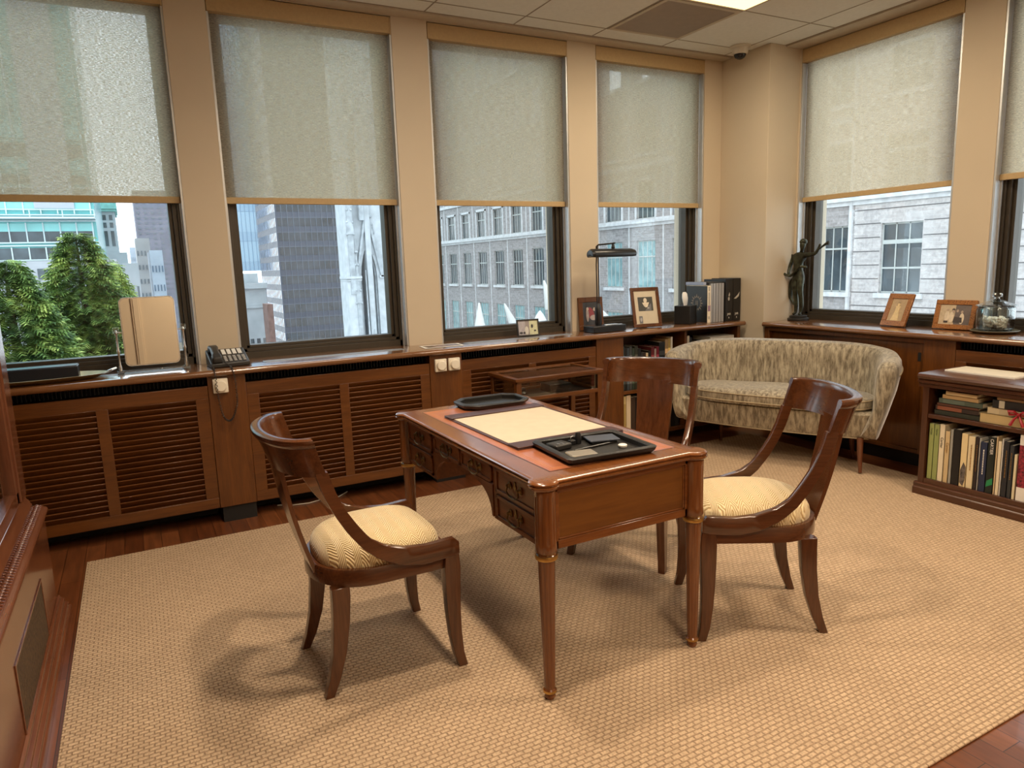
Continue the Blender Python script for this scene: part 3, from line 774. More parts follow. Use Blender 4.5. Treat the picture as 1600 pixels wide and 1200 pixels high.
# seat base with bowed front
b = MB(); rr = []
for k in range(21):
    u = -1+2*k/20; y = u*.615; xf = .155+.055*(1-u*u)
    rr.append([(-.22*(1-.5*u**4), y, .225), (xf-.012, y, .225), (xf, y, .24), (xf+.012, y, .375), (xf-.01, y, .39), (-.22*(1-.5*u**4), y, .39)])
b.loft(rr).build('seat_base', M['velvet'], t, smooth=True)
b = MB().tube([(.146+.055*(1-(-1+2*k/20)**2), (-1+2*k/20)*.60, .2255) for k in range(21)], .004, 6); b.build('piping', M['piping'], t, smooth=True)
cu = MB(); rings = []; n = 64
def splan(a, g):
    c_, s_ = cos(a), sin(a); k = 3.4; r = (abs(c_)**k+abs(s_)**k)**(-1/k); x, y = r*c_, r*s_
    yy = y*.592; xx = (x*.20 if x > 0 else x*.17) + .035*(1-y*y) + .02
    return .02+(xx-.02)*g, yy*g
for g, z in ((.96, .388), (1.0, .40), (1.012, .415), (1.012, .445), (1.0, .462), (.95, .475), (.84, .486), (.65, .494), (.4, .499), (.12, .500)):
    rings.append([(splan(2*pi*k/n, g)[0], splan(2*pi*k/n, g)[1], z + (.006*sin(9*splan(2*pi*k/n, g)[1]+2*g)*max(0, 1-abs(g-.6)*2.2))) for k in range(n)])
c = cu.loft(rings).build('seat_cushion', M['velvet'], t, smooth=True)
for g, z in ((1.018, .456), (1.014, .408)):
    MB().tube([(*splan(2*pi*k/n, g), z) for k in range(n+1)], .0038, 6).build('piping', M['piping'], c, smooth=True)
for sx, sy in ((.15, .555), (.15, -.555), (-.16, .44), (-.16, -.44)):
    q = 1 if sx > 0 else -1; w_ = 1 if sy > 0 else -1
    MB().tube([(sx, sy, .232), (sx+q*.003, sy+w_*.002, .16), (sx+q*.010, sy+w_*.006, .08), (sx+q*.026, sy+w_*.014, .0135)], [.021, .018, .014, .010], 14).build('leg', M['old_z'], t, smooth=True)

# ------------------------------------------------------------------ books
def book(label, w, h, d, col, loc, rz=0, rx=None, group=None, pages=(.80, .72, .55), bands=(), rough=.45, small=False, name='book', cat='book', flat=False):
    """spine faces local -y, thickness along x; flat=True: lies down, spine faces -y, width w along x is the book's height"""
    t = thing(name, label, cat, loc, rz, group)
    mt = plain('cover_%d' % len(bpy.data.materials), col, rough)
    c = MB()
    if not flat:
        c.box(0, .0022, 0, d, 0, h); c.box(w-.0022, w, 0, d, 0, h); c.box(0, w, 0, .003, 0, h)
    else:
        c.box(0, w, 0, d, 0, .0022); c.box(0, w, 0, d, h-.0022, h); c.box(0, w, 0, .003, 0, h)
    o = c.build('cover', mt, t, bevel=.0008)
    p = MB()
    if not flat: p.box(.0023, w-.0023, .0035, d-.003, .003, h-.003)
    else: p.box(.003, w-.003, .0035, d-.003, .0023, h-.0023)
    p.build('pages', plain('pages_%d' % len(bpy.data.materials), pages, .8), t)
    for (z0, z1, bc) in bands:
        q = MB()
        if not flat: q.box(.001, w-.001, -.0006, .002, z0*h, z1*h)
        else: q.box(z0*w, z1*w, -.0006, .002, .002, h-.002)
        q.build('spine_title', plain('title_%d' % len(bpy.data.materials), bc, .5), t)
    return t
ORD = ['first', 'second', 'third', 'fourth', 'fifth', 'sixth', 'seventh', 'eighth', 'ninth', 'tenth', 'eleventh', 'twelfth', 'thirteenth', 'fourteenth', 'fifteenth', 'sixteenth', 'seventeenth', 'eighteenth', 'nineteenth', 'twentieth', 'twenty-first', 'twenty-second']

# right bookcase
BX, BY1, BY0 = 3.77, 2.300, 1.15
t = thing('bookcase', 'low dark wood bookcase packed with books at the right edge', 'bookcase', (BX, BY1, 0), -pi/2)
L = BY1-BY0; D = .40
c = MB(); c.box(.010, .042, .008, D, .07, .63); c.build('side_panel', M['dark_z'], t, bevel=.002)
MB().box(L-.042, L-.01, .008, D, .07, .63).build('side_panel', M['dark_z'], t, bevel=.002)
MB().box(.042, L-.042, D-.012, D, .07, .63).build('back_panel', M['dark_z'], t)
MB().box(.042, L-.042, .012, D-.012, .445, .468).build('shelf_board', M['dark_x'], t, bevel=.002)
MB().box(.0425, L-.0425, .010, D-.012, .0765, .102).build('bottom_board', M['dark_x'], t, bevel=.001)
q = MB(); q.prism([(-.012, 0.009), (-.012, .045), (-.004, .05), (-.004, .070), (.006, .076), (.02, .076), (.02, 0.009)], 'x', -.004, L); q.build('plinth', M['dark_x'], t, smooth=True)
q = MB(); q.prism([(.004, .615), (.004, .635), (-.010, .640), (-.010, .652), (-.002, .656), (-.014, .664), (-.018, .676), (-.012, .688), (0, .691), (D, .691), (D, .615)], 'x', -.012, L)
q.build('top_moulding', M['dark_x'], t, smooth=True)
MB().box(.012, .014, -.001, .001, .3, .3001) if False else None

o = MB().box(0, .36, 0, .19, 0, .010).build('flat_book', M['paper'], loc=(3.905, 2.255, .6915), rot=(0, 0, R(-92)), bevel=.001); tag(o, 'thin white book lying flat on top of the right bookcase', 'book')
MB().box(.003, .357, .003, .187, .0101, .0112).build('cover', plain('pale_cover', (.66, .60, .48), .5), o)
GRN, CRM, TAN, BLK, NAVY = (.33, .38, .13), (.78, .66, .42), (.66, .50, .27), (.012, .011, .011), (.018, .028, .07)
LB = [  # (y1, y0, height, colour, description)
 (2.249, 2.222, .312, GRN, 'pale green'), (2.221, 2.193, .312, (.30, .35, .12), 'pale green'), (2.192, 2.163, .318, (.80, .70, .50), 'cream'), (2.160, 2.135, .285, TAN, 'tan'),
 (2.133, 2.118, .300, (.35, .34, .30), 'thin grey'), (2.116, 2.077, .305, BLK, 'thick black'), (2.075, 2.042, .290, (.82, .66, .36), 'yellow cream'), (2.040, 2.006, .282, CRM, 'cream'),
 (2.003, 1.987, .285, (.03, .02, .02), 'dark brown'), (1.985, 1.980, .282, (.8, .78, .72), 'very thin white'), (1.977, 1.945, .265, NAVY, 'navy blue'), (1.943, 1.907, .298, (.012, .018, .014), 'black'),
 (1.905, 1.896, .306, (.62, .48, .28), 'thin tan'), (1.895, 1.878, .284, (.80, .70, .50), 'cream'), (1.877, 1.870, .300, (.82, .8, .75), 'very thin white'), (1.867, 1.842, .290, (.02, .022, .028), 'black'),
 (1.840, 1.820, .275, (.03, .035, .04), 'charcoal'), (1.817, 1.803, .232, (.74, .66, .44), 'short cream'), (1.798, 1.755, .338, (.25, .02, .03), 'tall red')]
for i, (ya, yb, h, col, ds) in enumerate(LB):
    tb = book('%s book, %s from the left on the lower shelf of the right bookcase' % (ds, ORD[i]), ya-yb-.0008, h, .22, col, (BX+.022, ya, .1025), -pi/2, group='books on the lower shelf of the right bookcase')
    w_ = ya-yb-.0008
    mk = lambda: Matrix.Translation((w_/2, -.0008, h*.68)) @ Matrix.Rotation(pi/2, 4, 'X') @ Matrix.Rotation(-pi/2, 4, 'Z')
    if i == 11:
        o = text_mesh('CARTIER', .021, 'lettering', M['paper'], tb, Matrix.Translation((w_/2, -.0008, h*.83)) @ Matrix.Rotation(pi/2, 4, 'X') @ Matrix.Rotation(-pi/2, 4, 'Z'))
        MB().prism([(.002, .03), (w_-.002, .05), (w_-.002, .085), (.006, .065)], 'y', -.0008, .001).build('green_motif', plain('green', (.02, .25, .09), .4), tb)
    if i in (2, 3): text_mesh('Cartier', .020, 'lettering', M['blackplastic'] if i == 2 else M['brass'], tb, mk())
    if i in (0, 1): text_mesh('Cartier', .013, 'lettering', plain('dark_green', (.05, .08, .03), .5), tb, Matrix.Translation((w_/2, -.0008, h*.86)) @ Matrix.Rotation(pi/2, 4, 'X') @ Matrix.Rotation(-pi/2, 4, 'Z'))
    if i == 6:
        q = MB()
        q.prism([(.003, .02), (.02, .005), (w_-.003, .04), (w_-.002, .11), (.018, .135), (.003, .09)], 'y', -.0008, .001); q.build('spine_picture', plain('spine_art', (.12, .10, .09), .5, noise=.9, nscale=60), tb)
    if i == 18:
        MB().box(.001, w_-.001, -.0008, .002, .0, .07).build('pale_band', M['paper'], tb); MB().box(.001, w_-.001, -.0008, .002, .285, .338).build('pale_band', M['paper'], tb)
        MB().box(.002, w_-.002, -.0009, .002, .07, .285).build('spine_picture', plain('red_pattern', (.22, .02, .035), .5, noise=.95, nscale=90), tb)
    if i in (7, 10, 15, 16, 8):
        q = MB(); random.seed(i)
        z = h*.35
        while z < h*.85: dz = random.uniform(.004, .01); q.box(w_*.42, w_*.58, -.0008, .002, z, z+dz); z += dz+.003
        q.build('spine_title', M['brass'] if i != 10 else M['paper'], tb)
# horizontal stacks on the upper shelf
def flatstack(items, y_left, grp, z0=.4685, x0=BX+.03):
    z = z0
    for (yl, ln, th, col, lb, bands) in items:
        book(lb, ln, th, .20, col, (x0+random.uniform(0, .012), yl, z), -pi/2, flat=True, bands=bands, group=grp); z += th+.0006
random.seed(3)
flatstack([(2.236, .235, .026, (.035, .04, .028), 'dark green book at the bottom of the left stack in the right bookcase', []),
           (2.234, .225, .024, (.045, .03, .025), 'black book with red-brown spine label, second up in the left stack', [(.05, .62, (.30, .10, .05))]),
           (2.225, .215, .014, (.12, .05, .03), 'thin brown book in the middle of the left stack', []),
           (2.218, .225, .026, (.09, .12, .09), 'grey green book in the left stack of the right bookcase', [(.1, .6, (.14, .18, .14))]),
           (2.200, .185, .022, (.50, .33, .15), 'tan book second from the top of the left stack', []),
           (2.180, .160, .020, (.62, .45, .23), 'light tan book on top of the left stack', [])], 0, 'stacked books on the upper shelf')
flatstack([(1.998, .30, .048, (.62, .46, .22), 'thick tan box book under the red ribbon in the right bookcase', []),
           (1.970, .28, .034, (.72, .60, .38), 'cream book on top of the thick tan box book', [(.2, .9, (.60, .50, .32))]),
           (1.945, .26, .042, (.02, .018, .018), 'black book with a small pale label in the right stack', [(.12, .22, (.6, .55, .42))]),
           (1.925, .25, .014, (.42, .28, .15), 'thin brown book on top of the right stack', [])], 0, 'stacked books on the upper shelf')
# ribbon
t = thing('ribbon_bow', 'dark red ribbon bow tied on the tan box book', 'ribbon', (BX+.026, 1.815, .535))
RED = plain('red_ribbon', (.32, .012, .02), .35)
for s in (-1, 1):
    MB().tube([(0, 0, 0), (-.012, s*.020, .016), (-.014, s*.042, .014), (-.010, s*.040, -.002), (0, 0, 0)], [.004, .007, .008, .007, .004], 6).build('bow_loop', RED, t, smooth=True)
    MB().tube([(0, 0, 0), (-.014, s*.014, -.020), (-.016, s*.030, -.055)], [.004, .006, .008], 6).build('ribbon_tail', RED, t, smooth=True)
MB().ball((-.004, 0, 0), .009).build('knot', RED, t, smooth=True)

# built-in shelf books (upper row seen above the chair)
random.seed(11)
dk = [((.03, .045, .05), 'dark teal'), ((.015, .02, .02), 'black'), ((.05, .06, .055), 'dark grey'), ((.03, .05, .035), 'dark green'), ((.02, .02, .03), 'blue black'), ((.02, .018, .015), 'black brown')]
seq = [(0, .205), (1, .20), (0, .195), (2, .21), (3, .195), (3, .22), (5, .215), (1, .165), (4, .16), (5, .17), (3, .15), ]
x = 3.060; i = 0
cols = [('dark teal', (.03, .05, .055), .24), ('black', (.012, .012, .012), .23), ('dark blue grey', (.04, .055, .07), .225), ('dark grey', (.05, .055, .055), .235), ('dark green', (.03, .045, .03), .22), ('olive black', (.03, .03, .018), .235), ('black', (.012, .012, .012), .215), ('charcoal', (.03, .03, .032), .185), ('dark brown', (.04, .025, .018), .18), ('cream', (.62, .50, .32), .175), ('black', (.01, .01, .01), .19), ('dark red', (.12, .015, .018), .215), ('pale pink grey', (.35, .26, .24), .20), ('maroon', (.14, .012, .022), .215), ('thick black', (.012, .012, .012), .245), ('tan', (.35, .22, .10), .285), ('yellow brown', (.40, .27, .08), .29), ('white', (.72, .66, .54), .30)]
wd = [.026, .020, .022, .026, .022, .030, .028, .020, .026, .022, .026, .030, .020, .026, .056, .030, .024, .020]
for i, ((ds, col, h), w_) in enumerate(zip(cols, wd)):
    if x+w_ > 3.622: break
    h += .085 if h < .28 else .06
    book('%s book, %s from the left in the upper row of the built-in shelf' % (ds, ORD[i]), w_-.001, h, .17, col, (x, YF+.03, .4175), 0, group='books on the built-in shelf', bands=[(.15, .25, tuple(min(1, q*2.5+.03) for q in col)), (.7, .8, tuple(min(1, q*2.5+.03) for q in col))] if ds not in ('cream', 'white') else [(.3, .7, (.2, .15, .1))])
    x += w_
low = [('yellow cream', (.62, .50, .24), .285), ('pale cream', (.70, .58, .42), .29), ('dark brown', (.05, .03, .02), .27), ('black', (.012, .012, .012), .27), ('dark red', (.08, .015, .015), .26), ('black', (.015, .014, .014), .275), ('dark green', (.02, .03, .02), .27), ('brown', (.09, .045, .025), .265), ('black', (.013, .013, .014), .28), ('dark grey', (.05, .05, .05), .25), ('tan', (.25, .17, .09), .27), ('black', (.012, .012, .012), .28), ('charcoal', (.03, .03, .03), .27)]
x = 3.062
for i, (ds, col, h) in enumerate(low):
    w_ = .042 if i else .036
    book('%s book, %s from the left in the bottom row of the built-in shelf' % (ds, ORD[i]), w_-.001, h, .2, col, (x, YF+.03, .0905), 0, group='books on the built-in shelf', bands=[(.2, .8, (.45, .33, .12))] if i == 0 else [])
    x += w_
x = 3.650
for i, (ds, col, h) in enumerate([('brown', (.12, .05, .03), .150), ('cream', (.62, .52, .38), .155), ('black', (.012, .012, .012), .140)]):
    book('%s upright book right of the divider in the built-in shelf' % ds, .024, h, .17, col, (x, YF+.03, .6175), 0, group='books on the built-in shelf'); x += .025
z = .6175
for i, (ds, col, th, xx, ln) in enumerate([('black book at the bottom of the flat stack beside the sofa back', (.014, .014, .015), .032, 3.76, .40), ('dark book in the middle of the flat stack beside the sofa back', (.03, .028, .025), .034, 3.80, .36), ('black book under the white one in the flat stack', (.012, .012, .013), .032, 3.84, .32), ('white book on top of the flat stack in the built-in shelf', (.70, .66, .58), .030, 3.90, .25)]):
    book(ds, ln, th, .2, col, (xx, YF+.02, z), 0, flat=True, group='books on the built-in shelf'); z += th+.0006

# ------------------------------------------------------------------ glass display table
t = thing('display_table', 'small wooden display table with glass case behind the desk', 'display table', (1.945, 3.612, 0))
W_, D_ = .645, .375; zt = .680
q = MB()
q.box(0, W_, 0, .032, zt-.018, zt); q.box(0, W_, D_-.032, D_, zt-.018, zt); q.box(0, .036, .032, D_-.032, zt-.018, zt); q.box(W_-.036, W_, .032, D_-.032, zt-.018, zt)
q.box(.006, W_-.006, .006, .016, zt-.028, zt-.018); q.box(.006, .016, .006, D_-.006, zt-.028, zt-.018); q.box(W_-.016, W_-.006, .006, D_-.006, zt-.028, zt-.018)
q.build('top_frame', M['cab_x'], t, bevel=.002)
MB().box(.036, W_-.036, .032, D_-.032, zt-.010, zt-.005).build('glass_top', M['tableglass'], t)
for sx in (0, 1):
    for sy in (0, 1):
        x0 = .012 if sx == 0 else W_-.046; y0 = .012 if sy == 0 else D_-.046
        MB().box(x0, x0+.034, y0, y0+.034, .0088 if sy == 0 else .0005, zt-.028).build('leg', M['cab_z'], t, bevel=.002)
q = MB(); q.box(.046, W_-.046, .014, .040, .535, .56); q.box(.046, W_-.046, D_-.040, D_-.014, .535, .56); q.box(.014, .040, .046, D_-.046, .535, .56); q.box(W_-.040, W_-.014, .046, D_-.046, .535, .56)
q.build('case_rail', M['cab_x'], t, bevel=.002)
MB().box(.040, W_-.040, .040, D_-.040, .537, .545).build('case_floor', M['blackleather'], t)
q = MB(); q.box(.046, W_-.046, .018, .021, .56, zt-.028); q.box(.018, .021, .046, D_-.046, .56, zt-.028); q.box(W_-.021, W_-.018, .046, D_-.046, .56, zt-.028)
q.build('side_glass', M['tableglass'], t)
o = MB().box(0, .16, 0, .12, 0, .05).build('storage_box', M['blackplastic'], loc=(2.26, 3.74, .5455), bevel=.003); tag(o, 'dark box lying inside the glass display table', 'box')
o = MB().lathe([(.025, 0), (.03, .02), (.02, .03), (.022, .045), (.001, .045)], n=16).build('small_jar', M['blackmetal'], loc=(2.07, 3.76, .5455), smooth=True); tag(o, 'small dark jar inside the glass display table', 'jar')
o = MB().box(0, .18, 0, .10, 0, .012).build('flat_case', M['blackleather'], loc=(2.04, 3.66, .5455), bevel=.003); tag(o, 'flat black case at the front of the glass display table', 'case')

# ------------------------------------------------------------------ left secretary cabinet
t = thing('secretary_cabinet', 'tall carved rosewood secretary cabinet cut off by the left edge', 'cabinet', (-.40, 3.24, 0))
# local: x toward the room (front at 0), y back to camera negative
L = 4.4
MB().box(-.45, 0, -L, 0, .055, .44).build('lower_case', M['old_y'], t, bevel=.002)
p = MB(); p.prism([(0, .0), (.042, .0), (.042, .030), (.034, .036), (.034, .046), (.022, .054), (.022, .066), (.010, .074), (.010, .080), (0, .085)], 'y', -L, .03)
p.build('base_moulding', M['old_y'], t, smooth=False, bevel=.0015)
p = MB(); p.prism([(-.05, .44), (.004, .44), (.012, .446), (.014, .456), (.008, .464), (.0, .467), (-.004, .472), (-.05, .472)], 'y', -L, .02); p.build('waist_moulding', M['old_y'], t, bevel=.001)
cv = MB()                                                             # carved leaf band
for k in range(150):
    y = .015-k*.022
    rot = Matrix.Rotation(R(35), 3, 'Z') @ Matrix.Rotation(R(20), 3, 'Y')
    cv.ball((-.022, y, .474), .008, 8, (1.2, .8, .6)); cv.ball((-.010, y-.009, .473), .006, 6, (1, 1, .6)); cv.ball((-.034, y-.011, .475), .006, 6, (1, .9, .7))
cv.build('carved_band', M['old_y'], t, smooth=True)
p = MB(); p.prism([(-.06, .472), (-.036, .474), (-.034, .486), (-.040, .492), (-.044, .505), (-.050, .510), (-.054, .528), (-.06, .53), (-.10, .53), (-.10, .472)], 'y', -L, .01); p.build('step_moulding', M['old_y'], t, bevel=.001)
# burl panel
p = MB(); a, b, z0, z1 = -.975, -.335, .085, .290
p.box(0, .001, a, b, z0, z1)
burl = plain('burl_veneer', (.055, .032, .015), .5, noise=.95, nscale=70, bump=.5, bscale=90)
p.build('burl_panel', burl, t)
p = MB()
for (y0, y1, c0, c1) in ((a-.008, a, z0-.008, z1+.008), (b, b+.008, z0-.008, z1+.008), (a, b, z0-.008, z0), (a, b, z1, z1+.008)): p.box(0, .0035, y0, y1, c0, c1)
p.build('panel_bead', M['old_y'], t, bevel=.001)
p = MB(); p.box(-.44, -.050, -L, -4.3, .53, 2.2); p.box(-.44, -.050, -.055, 0, .53, 2.2); p.box(-.105, -.048, -.11, .012, .53, 2.2)
p.box(-.44, -.06, -L, 0, 2.15, 2.25); p.build('upper_case', M['old_z'], t, bevel=.002)
fr = MB()
for k in range(6):
    y1 = -.10-k*.62; y0 = y1-.62
    fr.box(-.10, -.056, y1-.05, y1, .53, 2.15); fr.box(-.10, -.056, y0, y1, .53, .575)
    fr.box(-.086, -.070, y0, y1, .90, .915); fr.box(-.086, -.070, y0, y1, 1.35, 1.365); fr.box(-.10, -.050, y1-.012, y1-.006, .53, 2.15)
fr.build('door_frame', M['old_z'], t, bevel=.003)
MB().box(-.080, -.077, -3.8, -.10, .57, 2.15).build('door_glass', M['tableglass'], t)
MB().box(-.44, -.43, -L, 0, .53, 2.15).build('back_panel', M['old_z'], t)
for y in (-.06, -1.6, -3.2): MB().lathe([(.020, 0), (.026, .012), (.026, .03), (.018, .05)], (.018, y, 0), 16).build('bun_foot', M['old_z'], t, smooth=True) if False else None

# ------------------------------------------------------------------ things on the back ledge
Z = ZS+.0020
t = thing('serving_tray', 'oval gilt tray at far left holding a long black box', 'tray', (-.48, 4.155, Z))
q = MB(); rings = []
def oval(a, b, z, n=40): return [(a*cos(2*pi*k/n), b*sin(2*pi*k/n), z) for k in range(n)]
q.loft([oval(.28, .10, .0), oval(.325, .135, .018), oval(.338, .145, .024), oval(.330, .138, .025), oval(.285, .105, .006)]); q.build('tray_body', plain('gilt_tray', (.42, .30, .13), .35, metal=.7, noise=.2), t, smooth=True)
MB().tube([(.325, 0, .022), (.35, -.012, .032), (.368, 0, .038), (.352, .014, .032), (.33, .01, .024)], .005, 8).build('tray_handle', M['silver'], t, smooth=True)
o = MB().box(-.26, .215, -.055, .055, 0, .062).build('long_box', plain('navy_black_box', (.010, .012, .018), .35), loc=(-.49, 4.155, Z+.0085), bevel=.003); tag(o, 'long black box lying on the gilt tray', 'box')
MB().box(-.255, .21, -.05, .05, .0621, .066).build('box_lid', plain('slate_lid', (.06, .08, .11), .3), o, bevel=.002)

t = thing('vanity_mirror', 'swivel vanity mirror on clear acrylic posts in front of the left window', 'mirror', (.066, 4.19, Z))
rm = Matrix.Rotation(R(-3), 4, 'X')
def rrect(w, h, r, n=6):
    pts = []
    for cx, cz, a0 in ((w-r, h-r, 0), (-w+r, h-r, 90), (-w+r, -h+r, 180), (w-r, -h+r, 270)):
        for k in range(n+1):
            a = R(a0+90*k/n); pts.append((cx+r*cos(a), cz+r*sin(a)))
    return pts
zc = .215
q = MB(); q.prism(rrect(.132, .180, .028), 'y', -.006, .006); q.xf(rm); q.xf(Matrix.Translation((0, 0, zc)))
q.build('mirror_frame', M['silver'], t, smooth=False, bevel=.002)
q = MB(); q.prism(rrect(.124, .172, .023), 'y', -.0072, -.0065); q.xf(rm); q.xf(Matrix.Translation((0, 0, zc)))
mm, nt, b = newmat('mirror_glass'); b.inputs['Metallic'].default_value = 1; b.inputs['Roughness'].default_value = .01; b.inputs['Base Color'].default_value = (.92, .91, .87, 1)
q.build('mirror_glass', mm, t)
for s in (-1, 1):
    q = MB(); q.lathe([(.007, .012), (.011, .03), (.006, .05), (.005, .10), (.009, .115), (.005, .13), (.005, .20), (.010, .215), (.005, .228)], (s*.158, 0, 0), 14); q.build('mirror_post', M['lucite'] if False else M['silver'], t, smooth=True)
    MB().box(s*.158-.014, s*.158+.014, -.014, .014, .215, .243).build('acrylic_knob', M['lucite'], t, bevel=.002)
    MB().box(s*.158-.016, s*.158+.016, -.05, .05, 0, .020).build('acrylic_foot', M['lucite'], t, bevel=.002)
    q = MB(); a, b_ = sorted((s*.134, s*.158)); q.box(a, b_, -.003, .003, .212, .218); q.build('pivot', M['silver'], t)
MB().box(-.145, .145, -.018, .018, .004, .016).build('acrylic_crossbar', M['lucite'], t, bevel=.002)

# telephone
t = thing('desk_telephone', 'black push-button desk telephone with coiled cord on the ledge', 'telephone', (.431, 4.155, Z), R(3))
q = MB(); q.prism([(-.088, 0), (-.088, .022), (.078, .085), (.092, .080), (.092, 0)], 'x', -.100, .100); q.build('phone_body', M['blackplastic'], t, bevel=.005, seg=3)
ta = atan2(.063, .166)
def onslope(x, y, w, h, d, name, mat, par=None):
    q = MB(); q.box(-w/2, w/2, -h/2, h/2, 0, d)
    q.xf(Matrix.Translation((x, y, .022+(y+.088)*.063/.166)) @ Matrix.Rotation(ta, 4, 'X'))
    return q
q = MB(); q.box(-.036, .036, -.088, .072, .0, .010) 
q.xf(Matrix.Translation((-.066, -.006, .060)) @ Matrix.Rotation(ta, 4, 'X')) if False else None
hs = MB(); rings = []
for (y, w, h0, h1) in ((-.088, .020, .020, .040), (-.080, .026, .012, .050), (-.052, .026, .016, .056), (-.040, .020, .030, .058), (.035, .020, .030, .058), (.047, .026, .016, .056), (.072, .026, .012, .050), (.080, .020, .020, .040)):
    rings.append([(-w, y, h0), (w, y, h0), (w, y, h1-.008), (w*.7, y, h1), (-w*.7, y, h1), (-w, y, h1-.008)])
hs.loft(rings); hs.xf(Matrix.Translation((-.066, .0, .040)) @ Matrix.Rotation(ta, 4, 'X')); hs.build('handset', M['blackplastic'], t, bevel=.003)
wht = plain('label_white', (.75, .74, .70), .5); gry = plain('key_grey', (.42, .41, .40), .5)
q = MB(); kk = MB()
for j in range(4):
    s_ = onslope(-.014+j*.028, .038, .020, .060, .0022, '', None); q.v += [] ; q.add(s_.v, s_.f)
for r_ in range(4):
    for j in range(5):
        s_ = onslope(-.018+j*.024, -.018-r_*.016, .015, .0085, .005, '', None); kk.add(s_.v, s_.f)
q.build('speed_dial_labels', wht, t); kk.build('keypad', gry, t, bevel=.001)
cd = MB(); pts = []
base = [Vector((-.04, -.085, .035)), Vector((-.015, -.110, .015)), Vector((-.008, -.176, -.012)), Vector((-.002, -.182, -.10)), Vector((-.005, -.182, -.19)), Vector((-.03, -.178, -.26)), Vector((-.055, -.178, -.278)), Vector((-.080, -.178, -.245)), Vector((-.095, -.178, -.14)), Vector((-.098, -.178, -.02)), Vector((-.098, -.120, .012)), Vector((-.098, -.06, .02))]
def cr(P, u):
    n_ = len(P)-1; f = u*n_; i = min(int(f), n_-1); f -= i
    a, b_, c_, d_ = P[max(i-1, 0)], P[i], P[i+1], P[min(i+2, n_)]
    return .5*((2*b_)+(-a+c_)*f+(2*a-5*b_+4*c_-d_)*f*f+(-a+3*b_-3*c_+d_)*f**3)
for k in range(601):
    u = k/600; p0 = cr(base, u); d_ = (cr(base, min(1, u+.002))-cr(base, max(0, u-.002))).normalized()
    x_ = d_.cross(Vector((.3, 1, .2))).normalized(); y_ = d_.cross(x_); ph = u*2*pi*75
    rr_ = .0042 if .12 < u < .9 else .001
    pts.append(p0+x_*rr_*cos(ph)+y_*rr_*sin(ph))
cd.tube(pts, .0019, 5); cd.build('coiled_cord', M['blackplastic'], t, smooth=True)

DL = ['square cream dial with round knob below the telephone', 'left square cream dial of the pair on the pier panel', 'right square cream dial of the pair on the pier panel']
for (x, z), lb in zip(((.366, .766), (1.637, .752), (1.728, .752)), DL):
    t = thing('thermostat_dial', lb, 'thermostat', (x, YF-.0040, z-.039), 0, 'wall dials')
    MB().box(-.038, .038, -.022, 0, 0, .078).build('back_plate', M['white'], t, bevel=.004)
    MB().lathe([(.030, -.022), (.030, -.034), (.026, -.039), (.001, -.040)], (0, 0, .039), 28, 'y').build('round_knob', M['white'], t, smooth=True)

# pictures
def pic_mats(cols): return [plain('photo_%d_%d' % (len(bpy.data.materials), i), c, .35, noise=.12, nscale=60) for i, c in enumerate(cols)]
def ell(mb, cx, cz, rx, rz, y0, y1, n=16, th=0):
    pts = []
    for k in range(n):
        a = 2*pi*k/n; u, v_ = rx*cos(a), rz*sin(a); pts.append((cx+u*cos(th)-v_*sin(th), cz+u*sin(th)+v_*cos(th)))
    mb.prism(pts, 'y', y0, y1)
def framed(label, w, h, fw, fmat, loc, rz, tilt, mat_board, art, leg=True, depth=.016, hd=.10):
    """frame facing local -y, leaning back by tilt; art = function(mb) drawing into picture of size (pw, ph) centred"""
    t = thing('picture_frame', label, 'picture frame', loc, rz, None)
    X = Matrix.Translation((0, 0, (depth+.002)*sin(tilt)+.0005)) @ Matrix.Rotation(-tilt, 4, 'X')
    f = MB()
    for (a, b_, c_, d_) in ((-w/2, w/2, 0, fw), (-w/2, w/2, h-fw, h), (-w/2, -w/2+fw, fw, h-fw), (w/2-fw, w/2, fw, h-fw)): f.box(a, b_, 0, depth, c_, d_)
    f.xf(X).build('frame_moulding', fmat, t, bevel=.002)
    p = MB(); p.box(-w/2+fw*.8, w/2-fw*.8, .006, .010, fw*.8, h-fw*.8); p.mi = 1; mats = art(p, w-2*fw, h-2*fw, h/2)
    p.xf(X).build('photograph', [mat_board]+mats, t)
    bk = MB(); bk.box(-w/2+.004, w/2-.004, depth-.003, depth+.001, .004, h-.004); bk.xf(X).build('backing', M['blackleather'], t)
    if leg:
        zt_ = h*.62; yb = sin(tilt)*zt_+depth; zz_ = cos(tilt)*zt_
        lg = MB(); lg.prism([(yb, zz_), (yb+hd, 0.001), (yb+hd-.02, .001), (sin(tilt)*h*.12+depth, h*.05)], 'x', -.022, .022); lg.build('easel_leg', M['blackleather'], t, bevel=.001)
    return t
def art_wedding(p, w, h, c):
    ms = pic_mats([(.42, .40, .44), (.30, .27, .27), (.62, .60, .55), (.60, .62, .42), (.05, .05, .06)])
    p.mi = 1; p.box(-w/2, -.02, .0055, .007, c-h/2, c+h/2); p.mi = 2; p.box(-.02, .01, .0055, .007, c-h/2, c+h/2); p.mi = 4; p.box(.01, w/2, .0055, .007, c-h/2, c+h/2)
    p.mi = 3; ell(p, -.012, c-.02, .014, .03, .004, .0055); p.mi = 5; ell(p, .030, c+.010, .008, .013, .004, .0055); ell(p, -.055, c-.034, .012, .008, .004, .0055); ell(p, -.03, c-.034, .009, .008, .004, .0055); ell(p, .05, c-.022, .008, .006, .004, .0055)
    return ms
framed('small black picture frame standing before the third window', .166, .118, .010, M['blackplastic'], (2.392, 4.222, Z), R(-6), R(10), M['blackplastic'], art_wedding, hd=.05)
